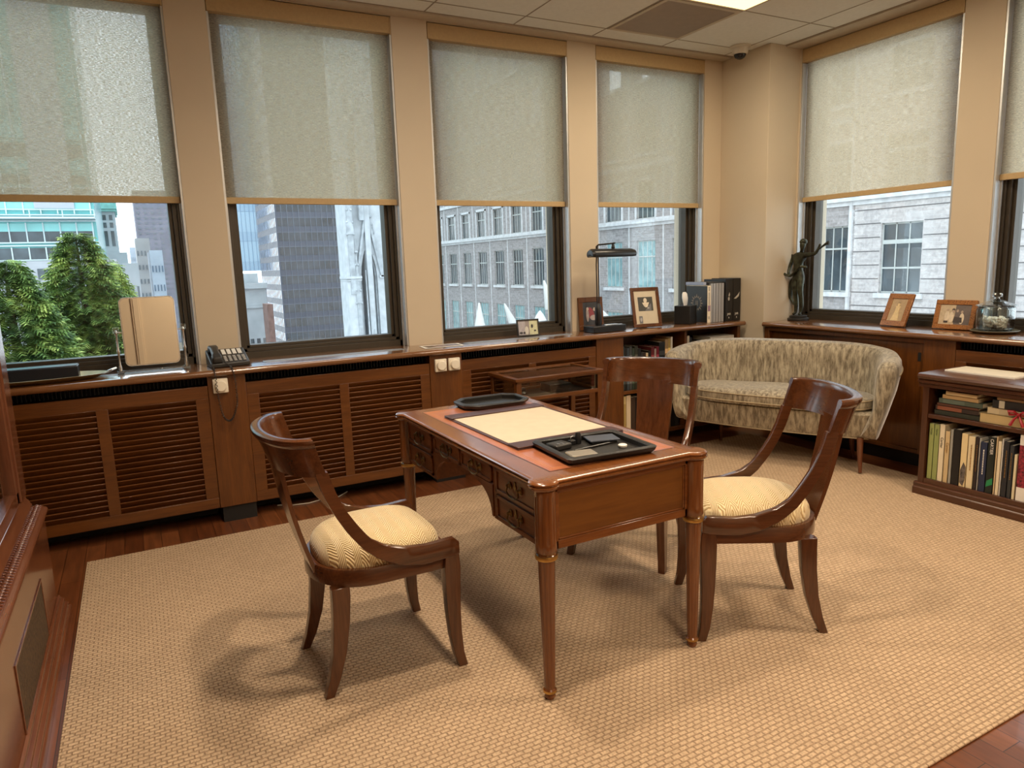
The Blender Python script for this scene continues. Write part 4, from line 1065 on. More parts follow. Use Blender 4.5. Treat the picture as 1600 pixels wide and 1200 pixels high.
def art_group(p, w, h, c):
    ms = pic_mats([(.05, .05, .055), (.30, .06, .07), (.45, .38, .36), (.6, .5, .42)])
    p.mi = 1; p.box(-w/2, w/2, .0055, .007, c-h/2, c+h/2)
    p.mi = 2; ell(p, .0, c+.0, .026, .048, .004, .0055, th=.3); p.mi = 3; ell(p, -.030, c-.01, .012, .05, .0035, .005); ell(p, .02, c-.03, .03, .02, .0035, .005); p.mi = 4; ell(p, -.028, c+.035, .010, .012, .003, .0045); ell(p, .030, c+.030, .010, .013, .003, .0045)
    return ms
framed('brown wooden picture frame half hidden behind the desk lamp', .205, .240, .036, M['cab_z'], (2.955, 4.272, Z), R(-4), R(6), M['dark_z'], art_group, leg=False)
def art_portrait(p, w, h, c):
    ms = pic_mats([(.045, .045, .04), (.66, .58, .46), (.55, .48, .40), (.14, .14, .15), (.35, .34, .34)])
    p.mi = 1; p.box(-w/2+.028, w/2-.030, .0055, .007, c-.028, c+.078)
    p.mi = 2; ell(p, -.002, c+.052, .014, .018, .0035, .0055); p.prism([(-.028, c+.036), (.028, c+.036), (.014, c+.004), (0, c-.002), (-.014, c+.008)], 'y', .0035, .0055)
    p.mi = 4; p.prism([(-.010, c-.027), (.042, c+.030), (.042, c-.027)], 'y', .004, .0055); p.mi = 5; ell(p, .018, c-.006, .009, .006, .0035, .0052)
    p.mi = 4; p.box(-.062, -.036, .0035, .0055, c-h/2+.004, c-h/2+.058); p.mi = 5; ell(p, -.049, c-h/2+.032, .008, .016, .003, .0045)
    return ms
framed('brown frame holding a black and white portrait, right of the desk lamp', .228, .300, .026, M['mah_z'], (3.350, 4.115, Z), R(-14), R(15), M['cream'], art_portrait, hd=.13)

# photo print lying on ledge
o = MB().prism([(0, 0), (.262, -.015), (.285, .145), (.02, .160)], 'z', 0, .0008).build('photo_print', M['paper'], loc=(1.565, 4.075, Z)); tag(o, 'loose glossy photo print lying flat on the ledge above the two dials', 'photo')
p = MB(); ms = pic_mats([(.07, .045, .035), (.40, .30, .30), (.30, .32, .40)])
p.box(.03, .255, .018, .125, .0009, .0012); p.mi = 1; 
for k in range(5): p.prism([(.09+.03*k, .03+.01*(k % 2)), (.115+.03*k, .03), (.105+.03*k, .10), (.085+.03*k, .09)], 'z', .0012, .0014)
p.mi = 2; p.box(.17, .25, .08, .12, .0012, .0014); p.build('printed_image', ms, o)

# lamp
t = thing('desk_lamp', 'black bankers-style desk lamp with long tubular shade on the ledge', 'lamp', (2.96, 4.14, Z))
q = MB().box(-.130, .150, -.070, .065, 0, .045); q.build('lamp_base', M['blackmetal'], t, bevel=.004)
MB().box(-.02, .13, -.055, -.035, .0455, .050).build('pen_rest', M['silver'], t, bevel=.002); MB().box(0, .12, -.02, 0, .0455, .049).build('pen_rest', M['silver'], t, bevel=.002)
MB().lathe([(.022, .045), (.025, .06), (.025, .165), (.018, .185), (.012, .20)], (-.022, .03, 0), 20).build('post_sleeve', M['blackmetal'], t, smooth=True)
MB().tube([(-.030, .03, .18), (-.034, .03, .48), (-.034, .02, .575)], .0045, 8).build('lamp_post', M['blackmetal'], t, smooth=True)
MB().tube([(-.012, .03, .18), (-.016, .03, .48), (-.026, .02, .575)], .0045, 8).build('lamp_post', M['blackmetal'], t, smooth=True)
MB().tube([(-.034, .02, .570), (-.036, .018, .600), (-.025, .015, .612), (.06, 0, .618), (.10, -.01, .622)], [.009, .009, .006, .006, .006], 8).build('lamp_arm', M['blackmetal'], t, smooth=True)
MB().lathe([(.012, 0), (.014, .01), (.010, .025), (.006, .04), (.008, .045)], (.085, -.01, .580), 12).build('swivel_joint', M['blackmetal'], t, smooth=True)
q = MB(); rings = []
for (x, rr_) in ((-.118, .014), (-.115, .030), (-.100, .040), (.225, .040), (.262, .031), (.278, .012)):
    rings.append([(x, -.01+rr_*1.35*cos(R(a)), .545+rr_*sin(R(a))*1.0) for a in range(-30, 211, 20)] + [(x, -.01, .545-rr_*.35)])
q.loft(rings); q.build('lamp_shade', M['blackmetal'], t, smooth=True)

# tissue box
t = thing('tissue_box', 'black leather cube tissue box with a tissue sticking out', 'tissue box', (3.752, 4.165, Z), R(25))
MB().box(-.065, .065, -.065, .065, 0, .140).build('box_body', M['blackleather'], t, bevel=.003)
q = MB(); rings = []
for z, w_, d_, sx in ((.137, .030, .006, 0), (.165, .034, .014, -.006), (.195, .040, .017, -.012), (.225, .038, .014, -.018), (.240, .026, .006, -.026)):
    rings.append([(sx+w_*cos(2*pi*k/16)*(1+.15*sin(5*k)), d_*sin(2*pi*k/16)*(1+.3*cos(3*k)), z+.004*sin(k*2.3)) for k in range(16)])
q.loft(rings); q.build('tissue', plain('tissue_paper', (.88, .87, .84), .9), t, smooth=True)

# boxed books at the right end
t = book('tall black art book with pale spine standing behind the tissue box', .036, .285, .235, (.82, .72, .55), (3.878, 4.062, Z), 0, group='tall books at the end of the ledge', name='art_book')
q = MB(); q.box(-.0012, -.0002, .002, .233, .002, .283); cv = q.build('front_cover', M['blackplastic'], t)
q = MB(); 
for k in range(16):
    a = 2*pi*k/16; r0, r1 = .048, .072 if k % 2 == 0 else .062
    c0 = (.115, .150)
    q.prism([(c0[0]+r0*cos(a-.12), c0[1]+r0*sin(a-.12)), (c0[0]+r1*cos(a), c0[1]+r1*sin(a)), (c0[0]+r0*cos(a+.12), c0[1]+r0*sin(a+.12))], 'x', -.0018, -.0011)
for k in range(24):
    a = 2*pi*k/24; a2 = 2*pi*(k+.7)/24; q.prism([(.115+.040*cos(a), .150+.045*sin(a)), (.115+.044*cos(a), .150+.049*sin(a)), (.115+.044*cos(a2), .150+.049*sin(a2)), (.115+.040*cos(a2), .150+.045*sin(a2))], 'x', -.0018, -.0011)
q.prism([(.105, .13), (.109, .13), (.109, .17), (.105, .17)], 'x', -.0018, -.0011); q.prism([(.120, .13), (.124, .13), (.124, .17), (.120, .17)], 'x', -.0018, -.0011)
q.build('sunburst_emblem', plain('emblem_gold', (.36, .27, .18), .5), cv)
q = MB()
for z0, z1 in ((.03, .05), (.245, .270), (.14, .235)):
    z = z0
    while z < z1: q.box(.012, .024, -.0007, .001, z, z+.004); z += .008
q.build('spine_title', M['blackplastic'], t); MB().box(.006, .030, -.0008, .001, .09, .135).build('spine_picture', plain('mauve', (.28, .16, .24), .5), t)
for k in range(5):
    book('slim silver-grey volume, %s of the five in the slipcase row' % ORD[k], .0265, .300, .20, (.34, .34, .35), (3.921+k*.0285, 4.075, Z), 0, group='grey slipcase volumes', rough=.35)
t = thing('book_slipcase', 'dark slipcase behind and above the five grey volumes', 'slipcase', (3.918, 4.072, Z))
q = MB(); q.box(0, .1445, .010, .215, .304, .309); q.box(-.0035, -.001, .012, .215, 0, .309); q.build('case_shell', M['blackplastic'], t)
MB().box(-.036, -.006, .04, .235, .289, .312).build('blue_edge', plain('blue_grey_card', (.35, .40, .55), .4), t)
for k in range(2):
    t = book('tall black volume with white marks, %s of the pair beside the column' % ('left' if k == 0 else 'right'), .0795, .327+.004*k, .235, BLK, (4.0675+k*.0815, 4.065, Z), 0, group='tall books at the end of the ledge', name='art_book')
    q = MB(); c0 = .036
    if k == 0:
        q.prism([(c0+.004, .19), (c0+.012, .205), (c0+.006, .225), (c0-.004, .20)], 'y', -.0009, .001); ell(q, c0, .175, .009, .014, -.0009, .001)
    else:
        q.prism([(.010, .175), (.045, .200), (.068, .225), (.060, .190), (.030, .172)], 'y', -.0009, .001)
    q.build('spine_picture', plain('spine_white', (.45, .43, .38), .5), t)
    text_mesh('JAR', .024, 'lettering', M['paper'], t, Matrix.Translation((.040, -.0008, .055)) @ Matrix.Rotation(pi/2, 4, 'X'))
    MB().box(.038, .042, -.0009, .001, .022, .034).build('spine_mark', M['paper'], t)

# ------------------------------------------------------------------ things on the right ledge
ST = Vector((4.50, 3.735, Z))
t = thing('bronze_statue', 'green bronze figure of a woman with raised arm on a round black base', 'statue', ST, 0)
MB().lathe([(.076, 0), (.078, .004), (.078, .016), (.070, .020), (.062, .021), (.064, .026), (.064, .034), (.056, .038), (.001, .038)], n=36).build('statue_base', M['blackplastic'], t, smooth=True)
bz, nt, b = newmat('verdigris_bronze')
v = coords(nt); nz = N(nt, 'ShaderNodeTexNoise', i_Scale=25.0, i_Detail=6.0); nt.links.new(v, nz.inputs['Vector'])
rp = ramp(nt, [(.35, (.022, .020, .012)), (.6, (.060, .066, .042)), (.8, (.11, .15, .11))]); nt.links.new(nz.outputs['Fac'], rp.inputs['Fac'])
nt.links.new(rp.outputs['Color'], b.inputs['Base Color']); b.inputs['Metallic'].default_value = .6; b.inputs['Roughness'].default_value = .45
def skin(name, verts, edges, radii, mat, parent, sub=2):
    me = bpy.data.meshes.new(name); me.from_pydata(verts, edges, []); o = bpy.data.objects.new(name, me); COL.objects.link(o); o.parent = parent
    m_ = o.modifiers.new('skin', 'SKIN'); sv = me.skin_vertices[0].data
    for i, r_ in enumerate(radii): sv[i].radius = (r_, r_) if not isinstance(r_, tuple) else r_; sv[i].use_root = (i == 0)
    m_.use_smooth_shade = True
    s_ = o.modifiers.new('sub', 'SUBSURF'); s_.levels = sub; s_.render_levels = sub
    me.materials.append(mat); return o
# body axis: y = image left(+)/right(-); x = depth. facing the room (-x)
BV = [(0, .010, .338), (0, .013, .378), (0, .018, .415), (0, .016, .450), (0, .004, .488), (0, -.008, .512), (0, -.016, .534), (-.002, -.020, .562), (-.002, -.022, .592),
      (0, .034, .318), (-.008, .034, .250), (.0, .027, .180), (.006, .026, .110), (.0, .026, .056), (-.028, .032, .044),
      (0, -.014, .318), (-.014, -.016, .250), (-.006, -.024, .180), (.006, -.020, .110), (0, -.020, .056), (-.028, -.026, .044),
      (0, .048, .486), (.002, .074, .455), (-.004, .092, .400), (-.024, .086, .360), (-.036, .060, .338),
      (0, -.040, .490), (-.004, -.082, .494), (-.004, -.135, .498), (-.004, -.160, .530), (-.004, -.178, .572)]
BE = [(0, 1), (1, 2), (2, 3), (3, 4), (4, 5), (5, 6), (6, 7), (7, 8), (0, 9), (9, 10), (10, 11), (11, 12), (12, 13), (13, 14), (0, 15), (15, 16), (16, 17), (17, 18), (18, 19), (19, 20),
      (4, 21), (21, 22), (22, 23), (23, 24), (24, 25), (4, 26), (26, 27), (27, 28), (28, 29), (29, 30)]
BR = [(.036, .044), (.030, .036), (.030, .038), (.034, .046), (.026, .034), .016, .013, .025, .022, .030, .026, .018, .018, .011, .010, .030, .026, .018, .018, .011, .010, .022, .017, .014, .011, .009, .022, .018, .014, .011, .008]
skin('figure', BV, BE, BR, bz, t)
MB().ball((.008, -.018, .590), .029, 12, (1, 1, .85)).ball((.028, -.004, .572), .017, 10).build('hair', bz, t, smooth=True)
skin('drapery', [(-.01, -.075, .400), (-.042, -.035, .410), (-.040, .02, .360), (-.040, .055, .335), (-.036, .100, .345), (-.036, .130, .362), (-.030, .165, .360), (-.030, .185, .378)], [(0, 1), (1, 2), (2, 3), (3, 4), (4, 5), (5, 6), (6, 7)], [.012, .010, .008, .010, .010, .013, .012, .006], bz, t)
skin('drapery', [(.03, .052, .330), (.03, .090, .300), (.03, .108, .235), (.025, .100, .170), (.02, .070, .125), (.01, .046, .118)], [(0, 1), (1, 2), (2, 3), (3, 4), (4, 5)], [.015, .021, .022, .015, .010, .008], bz, t)
skin('horn', [(-.004, -.165, .530), (-.004, -.205, .556), (-.004, -.238, .575), (-.004, -.252, .572)], [(0, 1), (1, 2), (2, 3)], [.007, .008, .013, .024], bz, t)
for k, (dy, dz) in enumerate(((0, .020), (.008, .018), (-.008, .018))):
    pass

INL, nt, b = newmat('inlaid_wood_frame')
v = coords(nt); vo = N(nt, 'ShaderNodeTexVoronoi', i_Scale=160.0); nt.links.new(v, vo.inputs['Vector'])
rp = ramp(nt, [(.0, (.42, .20, .055)), (.6, (.27, .10, .025)), (1, (.10, .035, .012))]); nt.links.new(vo.outputs['Distance'], rp.inputs['Fac']); nt.links.new(rp.outputs['Color'], b.inputs['Base Color']); b.inputs['Roughness'].default_value = .3
def art_lady(p, w, h, c):
    ms = pic_mats([(.42, .30, .17), (.66, .50, .26), (.30, .21, .12)])
    p.mi = 1; p.box(-w/2, w/2, .0055, .007, c-h/2, c+h/2); p.mi = 2
    ell(p, 0, c+.038, .009, .012, .0035, .0055); p.prism([(-.018, c+.026), (.018, c+.026), (.014, c-.005), (.030, c-h/2+.002), (-.030, c-h/2+.002), (-.014, c-.005)], 'y', .0038, .0055)
    p.mi = 3; ell(p, 0, c+.050, .010, .005, .003, .0045)
    return ms
framed('small upright inlaid wood frame with a sepia photo of a woman', .190, .226, .036, INL, (4.455, 2.945, Z), R(-90-8), R(22), M['dark_z'], art_lady, hd=.06)
def art_people(p, w, h, c):
    ms = pic_mats([(.50, .40, .27), (.14, .11, .10), (.66, .56, .42), (.06, .045, .04), (.42, .32, .24)])
    p.mi = 1; p.box(-w/2, 0, .0055, .007, c-h/2, c+h/2); p.mi = 2; p.box(0, w/2, .0055, .007, c-h/2, c+h/2)
    p.mi = 3
    for x_, z_ in ((-.045, .0), (-.018, -.004), (.044, -.012)): ell(p, x_, c+z_-.012, .014, .034, .004, .0056)
    p.mi = 4; ell(p, -.010, c+.030, .009, .009, .0035, .0052); p.prism([(-.004, c-.05), (.05, c-.05), (.045, c-.018), (0, c-.012)], 'y', .0032, .0045); p.prism([(-.060, c-.052), (-.034, c-.052), (-.036, c-.040), (-.06, c-.040)], 'y', .0032, .0045)
    p.mi = 5
    for x_, z_ in ((-.045, .028), (-.010, .020), (.014, .024), (.042, .018)): ell(p, x_, c+z_, .007, .009, .003, .005)
    return ms
framed('wide inlaid wood frame with a black and white photo of several people', .245, .185, .030, INL, (4.50, 2.575, Z), R(-90+3), R(14), M['dark_z'], art_people, hd=.06)

t = thing('glass_jar', 'lidded clear glass jar filled with white wrapped sweets', 'jar', (4.503, 2.325, Z+.0185))
n_ = 40
MB().lathe([(.001, 0), (.088, 0), (.096, .006), (.098, .02), (.098, .125), (.094, .135), (.088, .139), (.085, .139), (.091, .128), (.094, .12), (.094, .02), (.088, .008), (.001, .006)], n=n_).build('jar_body', M['jarglass'], t, smooth=True)
MB().lathe([(.001, .150), (.080, .145), (.104, .140), (.105, .147), (.082, .154), (.04, .172), (.014, .182), (.012, .188), (.024, .194), (.028, .206), (.022, .216), (.001, .219)], n=n_).build('jar_lid', M['jarglass'], t, smooth=True)
t2 = thing('wrapped_sweets', 'heap of white wrapped sweets inside the glass jar', 'sweets', (4.503, 2.325, Z+.026))
t2['kind'] = 'stuff'
q = MB(); random.seed(5)
for k in range(110):
    a = random.uniform(0, 2*pi); rr_ = .076*sqrt(random.random()); z = random.uniform(.008, .055+.014*random.random())
    q.ball((rr_*cos(a), rr_*sin(a), z), .012, 6, (1, 1, .7)); 
    for s_ in (-1, 1): q.add([(rr_*cos(a), rr_*sin(a), z), (rr_*cos(a)+s_*.014*cos(k), rr_*sin(a)+s_*.014*sin(k), z+.010), (rr_*cos(a)+s_*.014*cos(k+.7), rr_*sin(a)+s_*.014*sin(k+.7), z-.004)], [(0, 1, 2)])
sw = q.build('sweets', plain('sweet_wrappers', (.85, .83, .76), .5, noise=.12, nscale=50), t2, smooth=True)
t = thing('round_plate', 'round grey-green plate under the glass jar', 'plate', (4.503, 2.325, Z))
MB().lathe([(.001, 0), (.10, 0), (.120, .009), (.127, .015), (.123, .017), (.116, .012), (.10, .008), (.001, .008)], n=n_).build('plate_body', plain('pewter', (.20, .19, .14), .35, metal=.4), t, smooth=True)
MB().lathe([(.001, .008), (.082, .008), (.084, .014), (.080, .018), (.001, .018)], n=n_).build('plate_foot', M['jarglass'], t, smooth=True)

# ------------------------------------------------------------------ ceiling things
t = thing('ceiling_vent', 'square metal return air grille in the ceiling', 'vent', (2.943, 3.435, ZC-.0075))
q = MB(); s_ = .608
for (a, b_, c_, d_) in ((.006, s_-.006, .006, .034), (.006, s_-.006, s_-.034, s_-.006), (.006, .034, .034, s_-.034), (s_-.034, s_-.006, .034, s_-.034)): q.box(a, b_, c_, d_, 0, .006)
q.build('vent_frame', M['ctrim'], t, bevel=.001)
q = MB()
for k in range(60): q.box(.034, s_-.034, .036+k*.009, .0405+k*.009, .001, .004)
q.box(.034, s_-.034, .034, s_-.034, .0045, .006); q.build('vent_slats', M['grille'], t)
t = thing('ceiling_light', 'glowing warm square light panel in the ceiling', 'ceiling light', (2.949, 2.828, ZC-.0075))
q = MB()
for (a, b_, c_, d_) in ((.006, s_-.006, .006, .022), (.006, s_-.006, s_-.022, s_-.006), (.006, .022, .022, s_-.022), (s_-.022, s_-.006, .022, s_-.022)): q.box(a, b_, c_, d_, 0, .006)
q.build('light_frame', M['ctrim'], t)
em, nt, b = newmat('light_diffuser'); b.inputs['Base Color'].default_value = (.9, .8, .5, 1); b.inputs['Emission Color'].default_value = (1, .80, .38, 1); b.inputs['Emission Strength'].default_value = 1.6
MB().box(.022, s_-.022, .022, s_-.022, .002, .005).build('diffuser', em, t)
t = thing('dome_camera', 'white security dome camera with dark lens hanging from the ceiling', 'security camera', (4.10, 3.995, ZC-.092))
MB().lathe([(.075, .092), (.075, .085), (.058, .078), (.056, .045), (.052, .036), (.040, .034), (.001, .034)][::-1], n=32).build('camera_housing', plain('camera_white', (.62, .57, .48), .45), t, smooth=True)
MB().lathe([(.001, 0), (.018, .003), (.034, .013), (.043, .028), (.045, .040)], n=28).build('lens_dome', plain('smoked_dome', (.01, .01, .012), .08), t, smooth=True)

o = MB().tube([(0, .06, .006), (.08, .02, .004), (.17, 0, .004), (.26, .03, .004), (.33, .0, .004), (.40, .06, .006), (.42, .08, .006)], .0035, 6).build('power_cable', M['white'], loc=(.62, 4.09, 0), smooth=True); tag(o, 'pale cable lying on the floor under the radiator cover behind the left chair', 'cable')

# ------------------------------------------------------------------ the city outside
CX, CY, CZ = 0, 0, 1.355
M['brickgrey'] = m_stone('grey_limestone', (.36, .335, .33), (.28, .26, .255), (.38, .37, .365), .55, .16, 'y', .012, .3)
M['brickgrey2'] = m_stone('banded_limestone', (.52, .48, .46), (.43, .40, .385), (.50, .48, .47), .55, .16, 'y', .012, .22)
M['limestone'] = plain('pale_limestone', (.55, .55, .55), .9, noise=.15, nscale=3)
M['winglass'] = plain('dark_window_pane', (.05, .065, .075), .12, noise=.5, nscale=.8)
M['tealglass'] = plain('teal_curtained_pane', (.22, .36, .37), .2, noise=.35, nscale=1.5)
M['muntin'] = plain('window_bars', (.42, .44, .42), .6)
FX = 30.0
t = thing('limestone_building', 'grey limestone office building with rows of tall windows across the street', 'building', (FX, 0, -30))
rows = [(-5.6, -2.22), (-.50, 2.60), (3.98, 6.35), (8.1, 10.8), (12.6, 15.3), (17.1, 19.8)]
cols = [30*(.653+.1167*k) for k in range(-4, 17)]
pav = 30*.73
def facade(mb, ys, rws, x, y0, y1, z0, z1, hw, d=.45):
    edges = [y0]
    for c_ in ys: edges += [c_-hw, c_+hw]
    edges.append(y1)
    for i in range(0, len(edges), 2): mb.box(x, x+d, edges[i], edges[i+1], z0, z1)
    zz = [z0] + [q for r_ in rws for q in r_] + [z1]
    for c_ in ys:
        for i in range(0, len(zz), 2): mb.box(x, x+d, c_-hw, c_+hw, zz[i], zz[i+1])
far = [c_ for c_ in cols if c_ > pav]; near = [c_ for c_ in cols if c_ < pav]
q = MB(); facade(q, far, rows, FX, pav, cols[-1]+1.75, -30, 22, .93); q.xf(Matrix.Translation((-FX, 0, 30))); q.build('facade_wall', M['brickgrey'], t)
q = MB(); facade(q, near, rows, FX-.02, cols[0]-1.75, pav, -30, 22, .95)
q.xf(Matrix.Translation((-FX, 0, 30))); q.build('corner_pavilion', M['brickgrey2'], t)
q = MB()
for k in range(-30, 60):                                             # dark horizontal joints of the pavilion
    z = -.62+k*.62
    q.box(FX-.05, FX-.0201, cols[0]-1.75, pav-.9, z, z+.045) if False else None
jm = plain('joint_dark_grey', (.12, .11, .11), .9)  # dark grey lines for the grooves between the stone bands
for k in range(-14, 34):
    z = .12+k*.62; segs = [cols[0]-1.75]
    for c_ in near: segs += [c_-1.0, c_+1.0]
    segs.append(pav)
    inwin = any(a-.1 < z < b_+.1 for a, b_ in rows)
    if inwin:
        for i in range(0, len(segs), 2): q.box(FX-.035, FX-.01, segs[i], segs[i+1], z, z+.04)
    else: q.box(FX-.035, FX-.01, segs[0], segs[-1], z, z+.04)
q.xf(Matrix.Translation((-FX, 0, 30))); q.build('joint_lines', jm, t)
q = MB()
q.box(FX-.25, FX, cols[0]-1.75, cols[-1]+1.75, 3.70, 3.98); q.box(FX-.10, FX, cols[0]-1.75, cols[-1]+1.75, 3.50, 3.70); q.box(FX-.12, FX, pav, cols[-1]+1.75, 7.2, 7.5)
for c_ in cols:
    for a, b_ in rows: q.box(FX-.15, FX+.1, c_-1.12, c_+1.12, a-.22, a)
    if c_ > pav: q.box(FX-.06, FX, c_+1.72, c_+1.80, -30, 22)
for c_ in far: q.box(FX-.08, FX, c_-1.08, c_-.93, 3.98, 6.5); q.box(FX-.08, FX, c_+.93, c_+1.08, 3.98, 6.5); q.box(FX-.08, FX, c_-1.08, c_+1.08, 6.35, 6.55)
q.box(FX-.12, FX, pav+.1, pav+.25, -30, 22)
q.xf(Matrix.Translation((-FX, 0, 30))); q.build('stone_trim', M['limestone'], t)
random.seed(2)
for j, c_ in enumerate(cols):
    for i, (a, b_) in enumerate(rows[:4]):
        if i == 3 and j > 12: continue
        nc = 4 if c_ > pav else 3
        w = MB(); H = b_-a; bw = .045
        w.box(.06, .12, -.93, .93, 0, .07); w.box(.06, .12, -.93, .93, H-.07, H)
        for k in range(nc+1):
            y = -.93+1.86*k/nc; w.box(.06, .12, y-bw/2, y+bw/2, 0, H)
        zs = (H*.66,) if c_ > pav else (H*.36, H*.73)
        for z in zs: w.box(.05, .12, -.93, .93, z-.04, z+.04)
        if c_ < pav: w.box(.03, .12, -.93, .93, H*.73-.09, H*.73+.09)
        o = w.build('window', M['muntin'] if c_ > 30*.82 or True else M['muntin'], t, loc=(.04, c_, a+30))
        pm = M['tealglass'] if (i == 0 or (i == 1 and j == 9) or random.random() < .04) else M['winglass']
        MB().box(.10, .13, -.93, .93, 0, H).build('pane', pm, o)

# roof terrace parasols seen low in the third window
PW = plain('parasol_canvas', (.44, .44, .42), .8)
def parasol(label, x, y, zt, h, tilt=0, r=.28):
    t = thing('closed_parasol', label, 'parasol', (x, y, zt-h), 0, 'closed parasols on the terrace'); t.rotation_euler = (0, tilt, 0)
    MB().lathe([(.02, 0), (.02, h*.3), (r, h*.32), (r*.85, h*.45), (r*.35, h*.85), (.03, h*.98), (.001, h)], n=12).build('canopy', PW, t, smooth=True)
    MB().lathe([(.035, -1.2), (.035, h*.35)], n=8).build('pole', M['muntin'], t)
# street/terrace level slab for them
o = MB().box(-4, 5.0, -3, 3.5, -.5, 0).build('terrace_roof', plain('terrace_paving', (.35, .33, .31), .9), loc=(14.5, 19.5, -3.3)); tag(o, 'low flat roof terrace with closed white parasols below the windows', 'roof terrace')
def at(px_dx, y, z): return (px_dx*y, y, z)
for lb, rxy, yy, zt, h, tl, rr_ in (('small closed white parasol on the terrace, leftmost in the third window', .478, 20.0, .20, 1.1, 0, .17), ('white parasol leaning over on the terrace beyond the small black frame', .556, 20.5, .25, 1.7, R(-24), .20), ('low wide white parasol at the right end of the third window', .588, 19.0, -.10, .9, 0, .34), ('leaning white parasol cut off by the frame of the third window', .615, 20.0, .85, 1.4, R(-15), .20), ('tilted white parasol seen in the fourth window behind the portrait frame', .735, 19.0, -.05, 1.0, R(-30), .24)):
    parasol(lb, rxy*yy, yy, zt, h, tl, rr_)

# dark glass tower seen through second window
def tower(name, label, x0, x1, y0, y1, z0, z1, mats, floors, bays, cat='building', rib=True, sidebays=6, band=.32):
    """window bands on the -y face and on the -x face"""
    t = thing(name, label, cat, ((x0+x1)/2, (y0+y1)/2, z0)); OX, OY, OZ = (x0+x1)/2, (y0+y1)/2, z0
    q = MB().box(x0-OX, x1-OX, y0-OY, y1-OY, 0, z1-z0); q.build('tower_body', mats[0], t)
    fh = (z1-z0)/floors; g = MB(); g2 = MB(); r_ = MB()
    for k in range(floors):
        za, zb = k*fh+fh*band, (k+1)*fh
        g.box(x0-OX+.4, x1-OX-.4, y0-OY-.06, y0-OY, za, zb); g2.box(x0-OX-.06, x0-OX, y0-OY+.4, y1-OY-.4, za, zb)
        r_.box(x0-OX-.08, x1-OX, y0-OY-.12, y0-OY-.06, k*fh, k*fh+.10)
    for k in range(bays+1): xx = x0-OX+(x1-x0)*k/bays; r_.box(xx-.05, xx+.05, y0-OY-.14, y0-OY-.06, 0, z1-z0)
    for k in range(sidebays+1): yy = y0-OY+(y1-y0)*k/sidebays; r_.box(x0-OX-.14, x0-OX-.06, yy-.05, yy+.05, 0, z1-z0)
    g.build('window_bands', mats[1], t); g2.build('window_bands', mats[2], t); r_.build('mullions', mats[3], t)
    return t
dk1 = plain('dark_tower_spandrel', (.055, .062, .085), .4); 
dk2 = plain('dark_tower_glass', (.022, .026, .034), .12, noise=.7, nscale=.35)
dk3 = plain('reflecting_glass', (.16, .19, .26), .08, metal=.3, noise=.9, nscale=.6)
dkm = plain('tower_mullion', (.13, .145, .18), .4)
Y = 180.0
tower('glass_tower', 'dark glass office tower filling most of the second window', .181*Y, .335*Y, Y, Y+28, -45, 84, [dk1, dk2, dk3, dkm], 37, 20, sidebays=14, band=.42)
pb = plain('pale_blue_glass', (.34, .47, .58), .15); pb2 = plain('pale_blue_glass_b', (.38, .52, .62), .12); pbm = plain('blue_mullion', (.20, .30, .42), .5)
Y = 240.0
t = tower('glass_tower', 'pale blue glass tower at the left edge of the second window', .10*Y, .175*Y, Y, Y+20, 2, 150, [pb, pb2, pb2, pbm], 16, 14)
t = thing('classical_building', 'white classical building low in the left of the second window', 'building', (12.05, 88, -45))
q = MB().box(-1.6, 1.6, -3, 3, 0, 45); q.box(-1.7, 1.7, -3.4, 3, 44.6, 45.2); q.box(-1.68, 1.68, -3.2, 3, 42.4, 42.7); q.box(-1.4, 1.0, -2, 2, 45, 46.3); q.build('facade_wall', plain('white_stone', (.42, .44, .46), .9, noise=.1, nscale=.8), t)
q = MB()
for r_ in range(8):
    for k in range(4): q.box(-1.3+k*.7, -.9+k*.7, -3.05, -2.9, 3+r_*4.9, 4.6+r_*4.9)
q.build('windows', M['winglass'], t)
MB().box(-.28, .28, -2, 1, 0, 43).build('brick_wing', plain('brown_brick', (.22, .13, .11), .9, noise=.3, nscale=2), thing('brick_building', 'narrow brown brick building beside the white classical one', 'building', (12.86, 80.5, -45)))

# gothic cathedral tower (white marble)
MAR = plain('white_marble', (.42, .455, .48), .85, noise=.16, nscale=2.2, bump=.3, bscale=3.5)
MARD = plain('carved_marble', (.34, .375, .40), .9, noise=.25, nscale=3, bump=.6, bscale=6)
Y = 40.0; xl = .264*Y
t = thing('cathedral_tower', 'white marble gothic cathedral tower at the right of the second window', 'cathedral', (xl+3.5, Y, -40))
O = (xl+3.5, Y, -40)
def cb(mb, x0, x1, y0, y1, z0, z1): mb.box(x0-O[0], x1-O[0], y0-O[1], y1-O[1], z0-O[2], z1-O[2])
q = MB(); q.prism([(xl+.12-O[0], 0), (xl+5.4-O[0], 0), (xl+5.4-O[0], 6), (xl+2.4-O[0], 6)], 'z', 0, 80)
ac = 11.9; AW = .56
cb(q, xl+.12, ac-AW, Y-.9, Y+.3, -40, 40); cb(q, ac+AW, xl+5.4, Y-.9, Y+.3, -40, 40)
cb(q, xl-.02, xl+.5, Y-1.3, Y+.2, -40, 40); cb(q, xl+1.2, xl+1.5, Y-1.15, Y, -40, 9)
for z in (-5.6, 1.75-.9, 7.2, 12.5): cb(q, xl-.10, ac-AW, Y-1.45, Y, z, z+.14); cb(q, xl-.05, ac-AW, Y-1.38, Y, z-.12, z-.04); cb(q, ac+AW, xl+5.4, Y-1.1, Y, z, z+.14)
q.build('tower_wall', MAR, t)
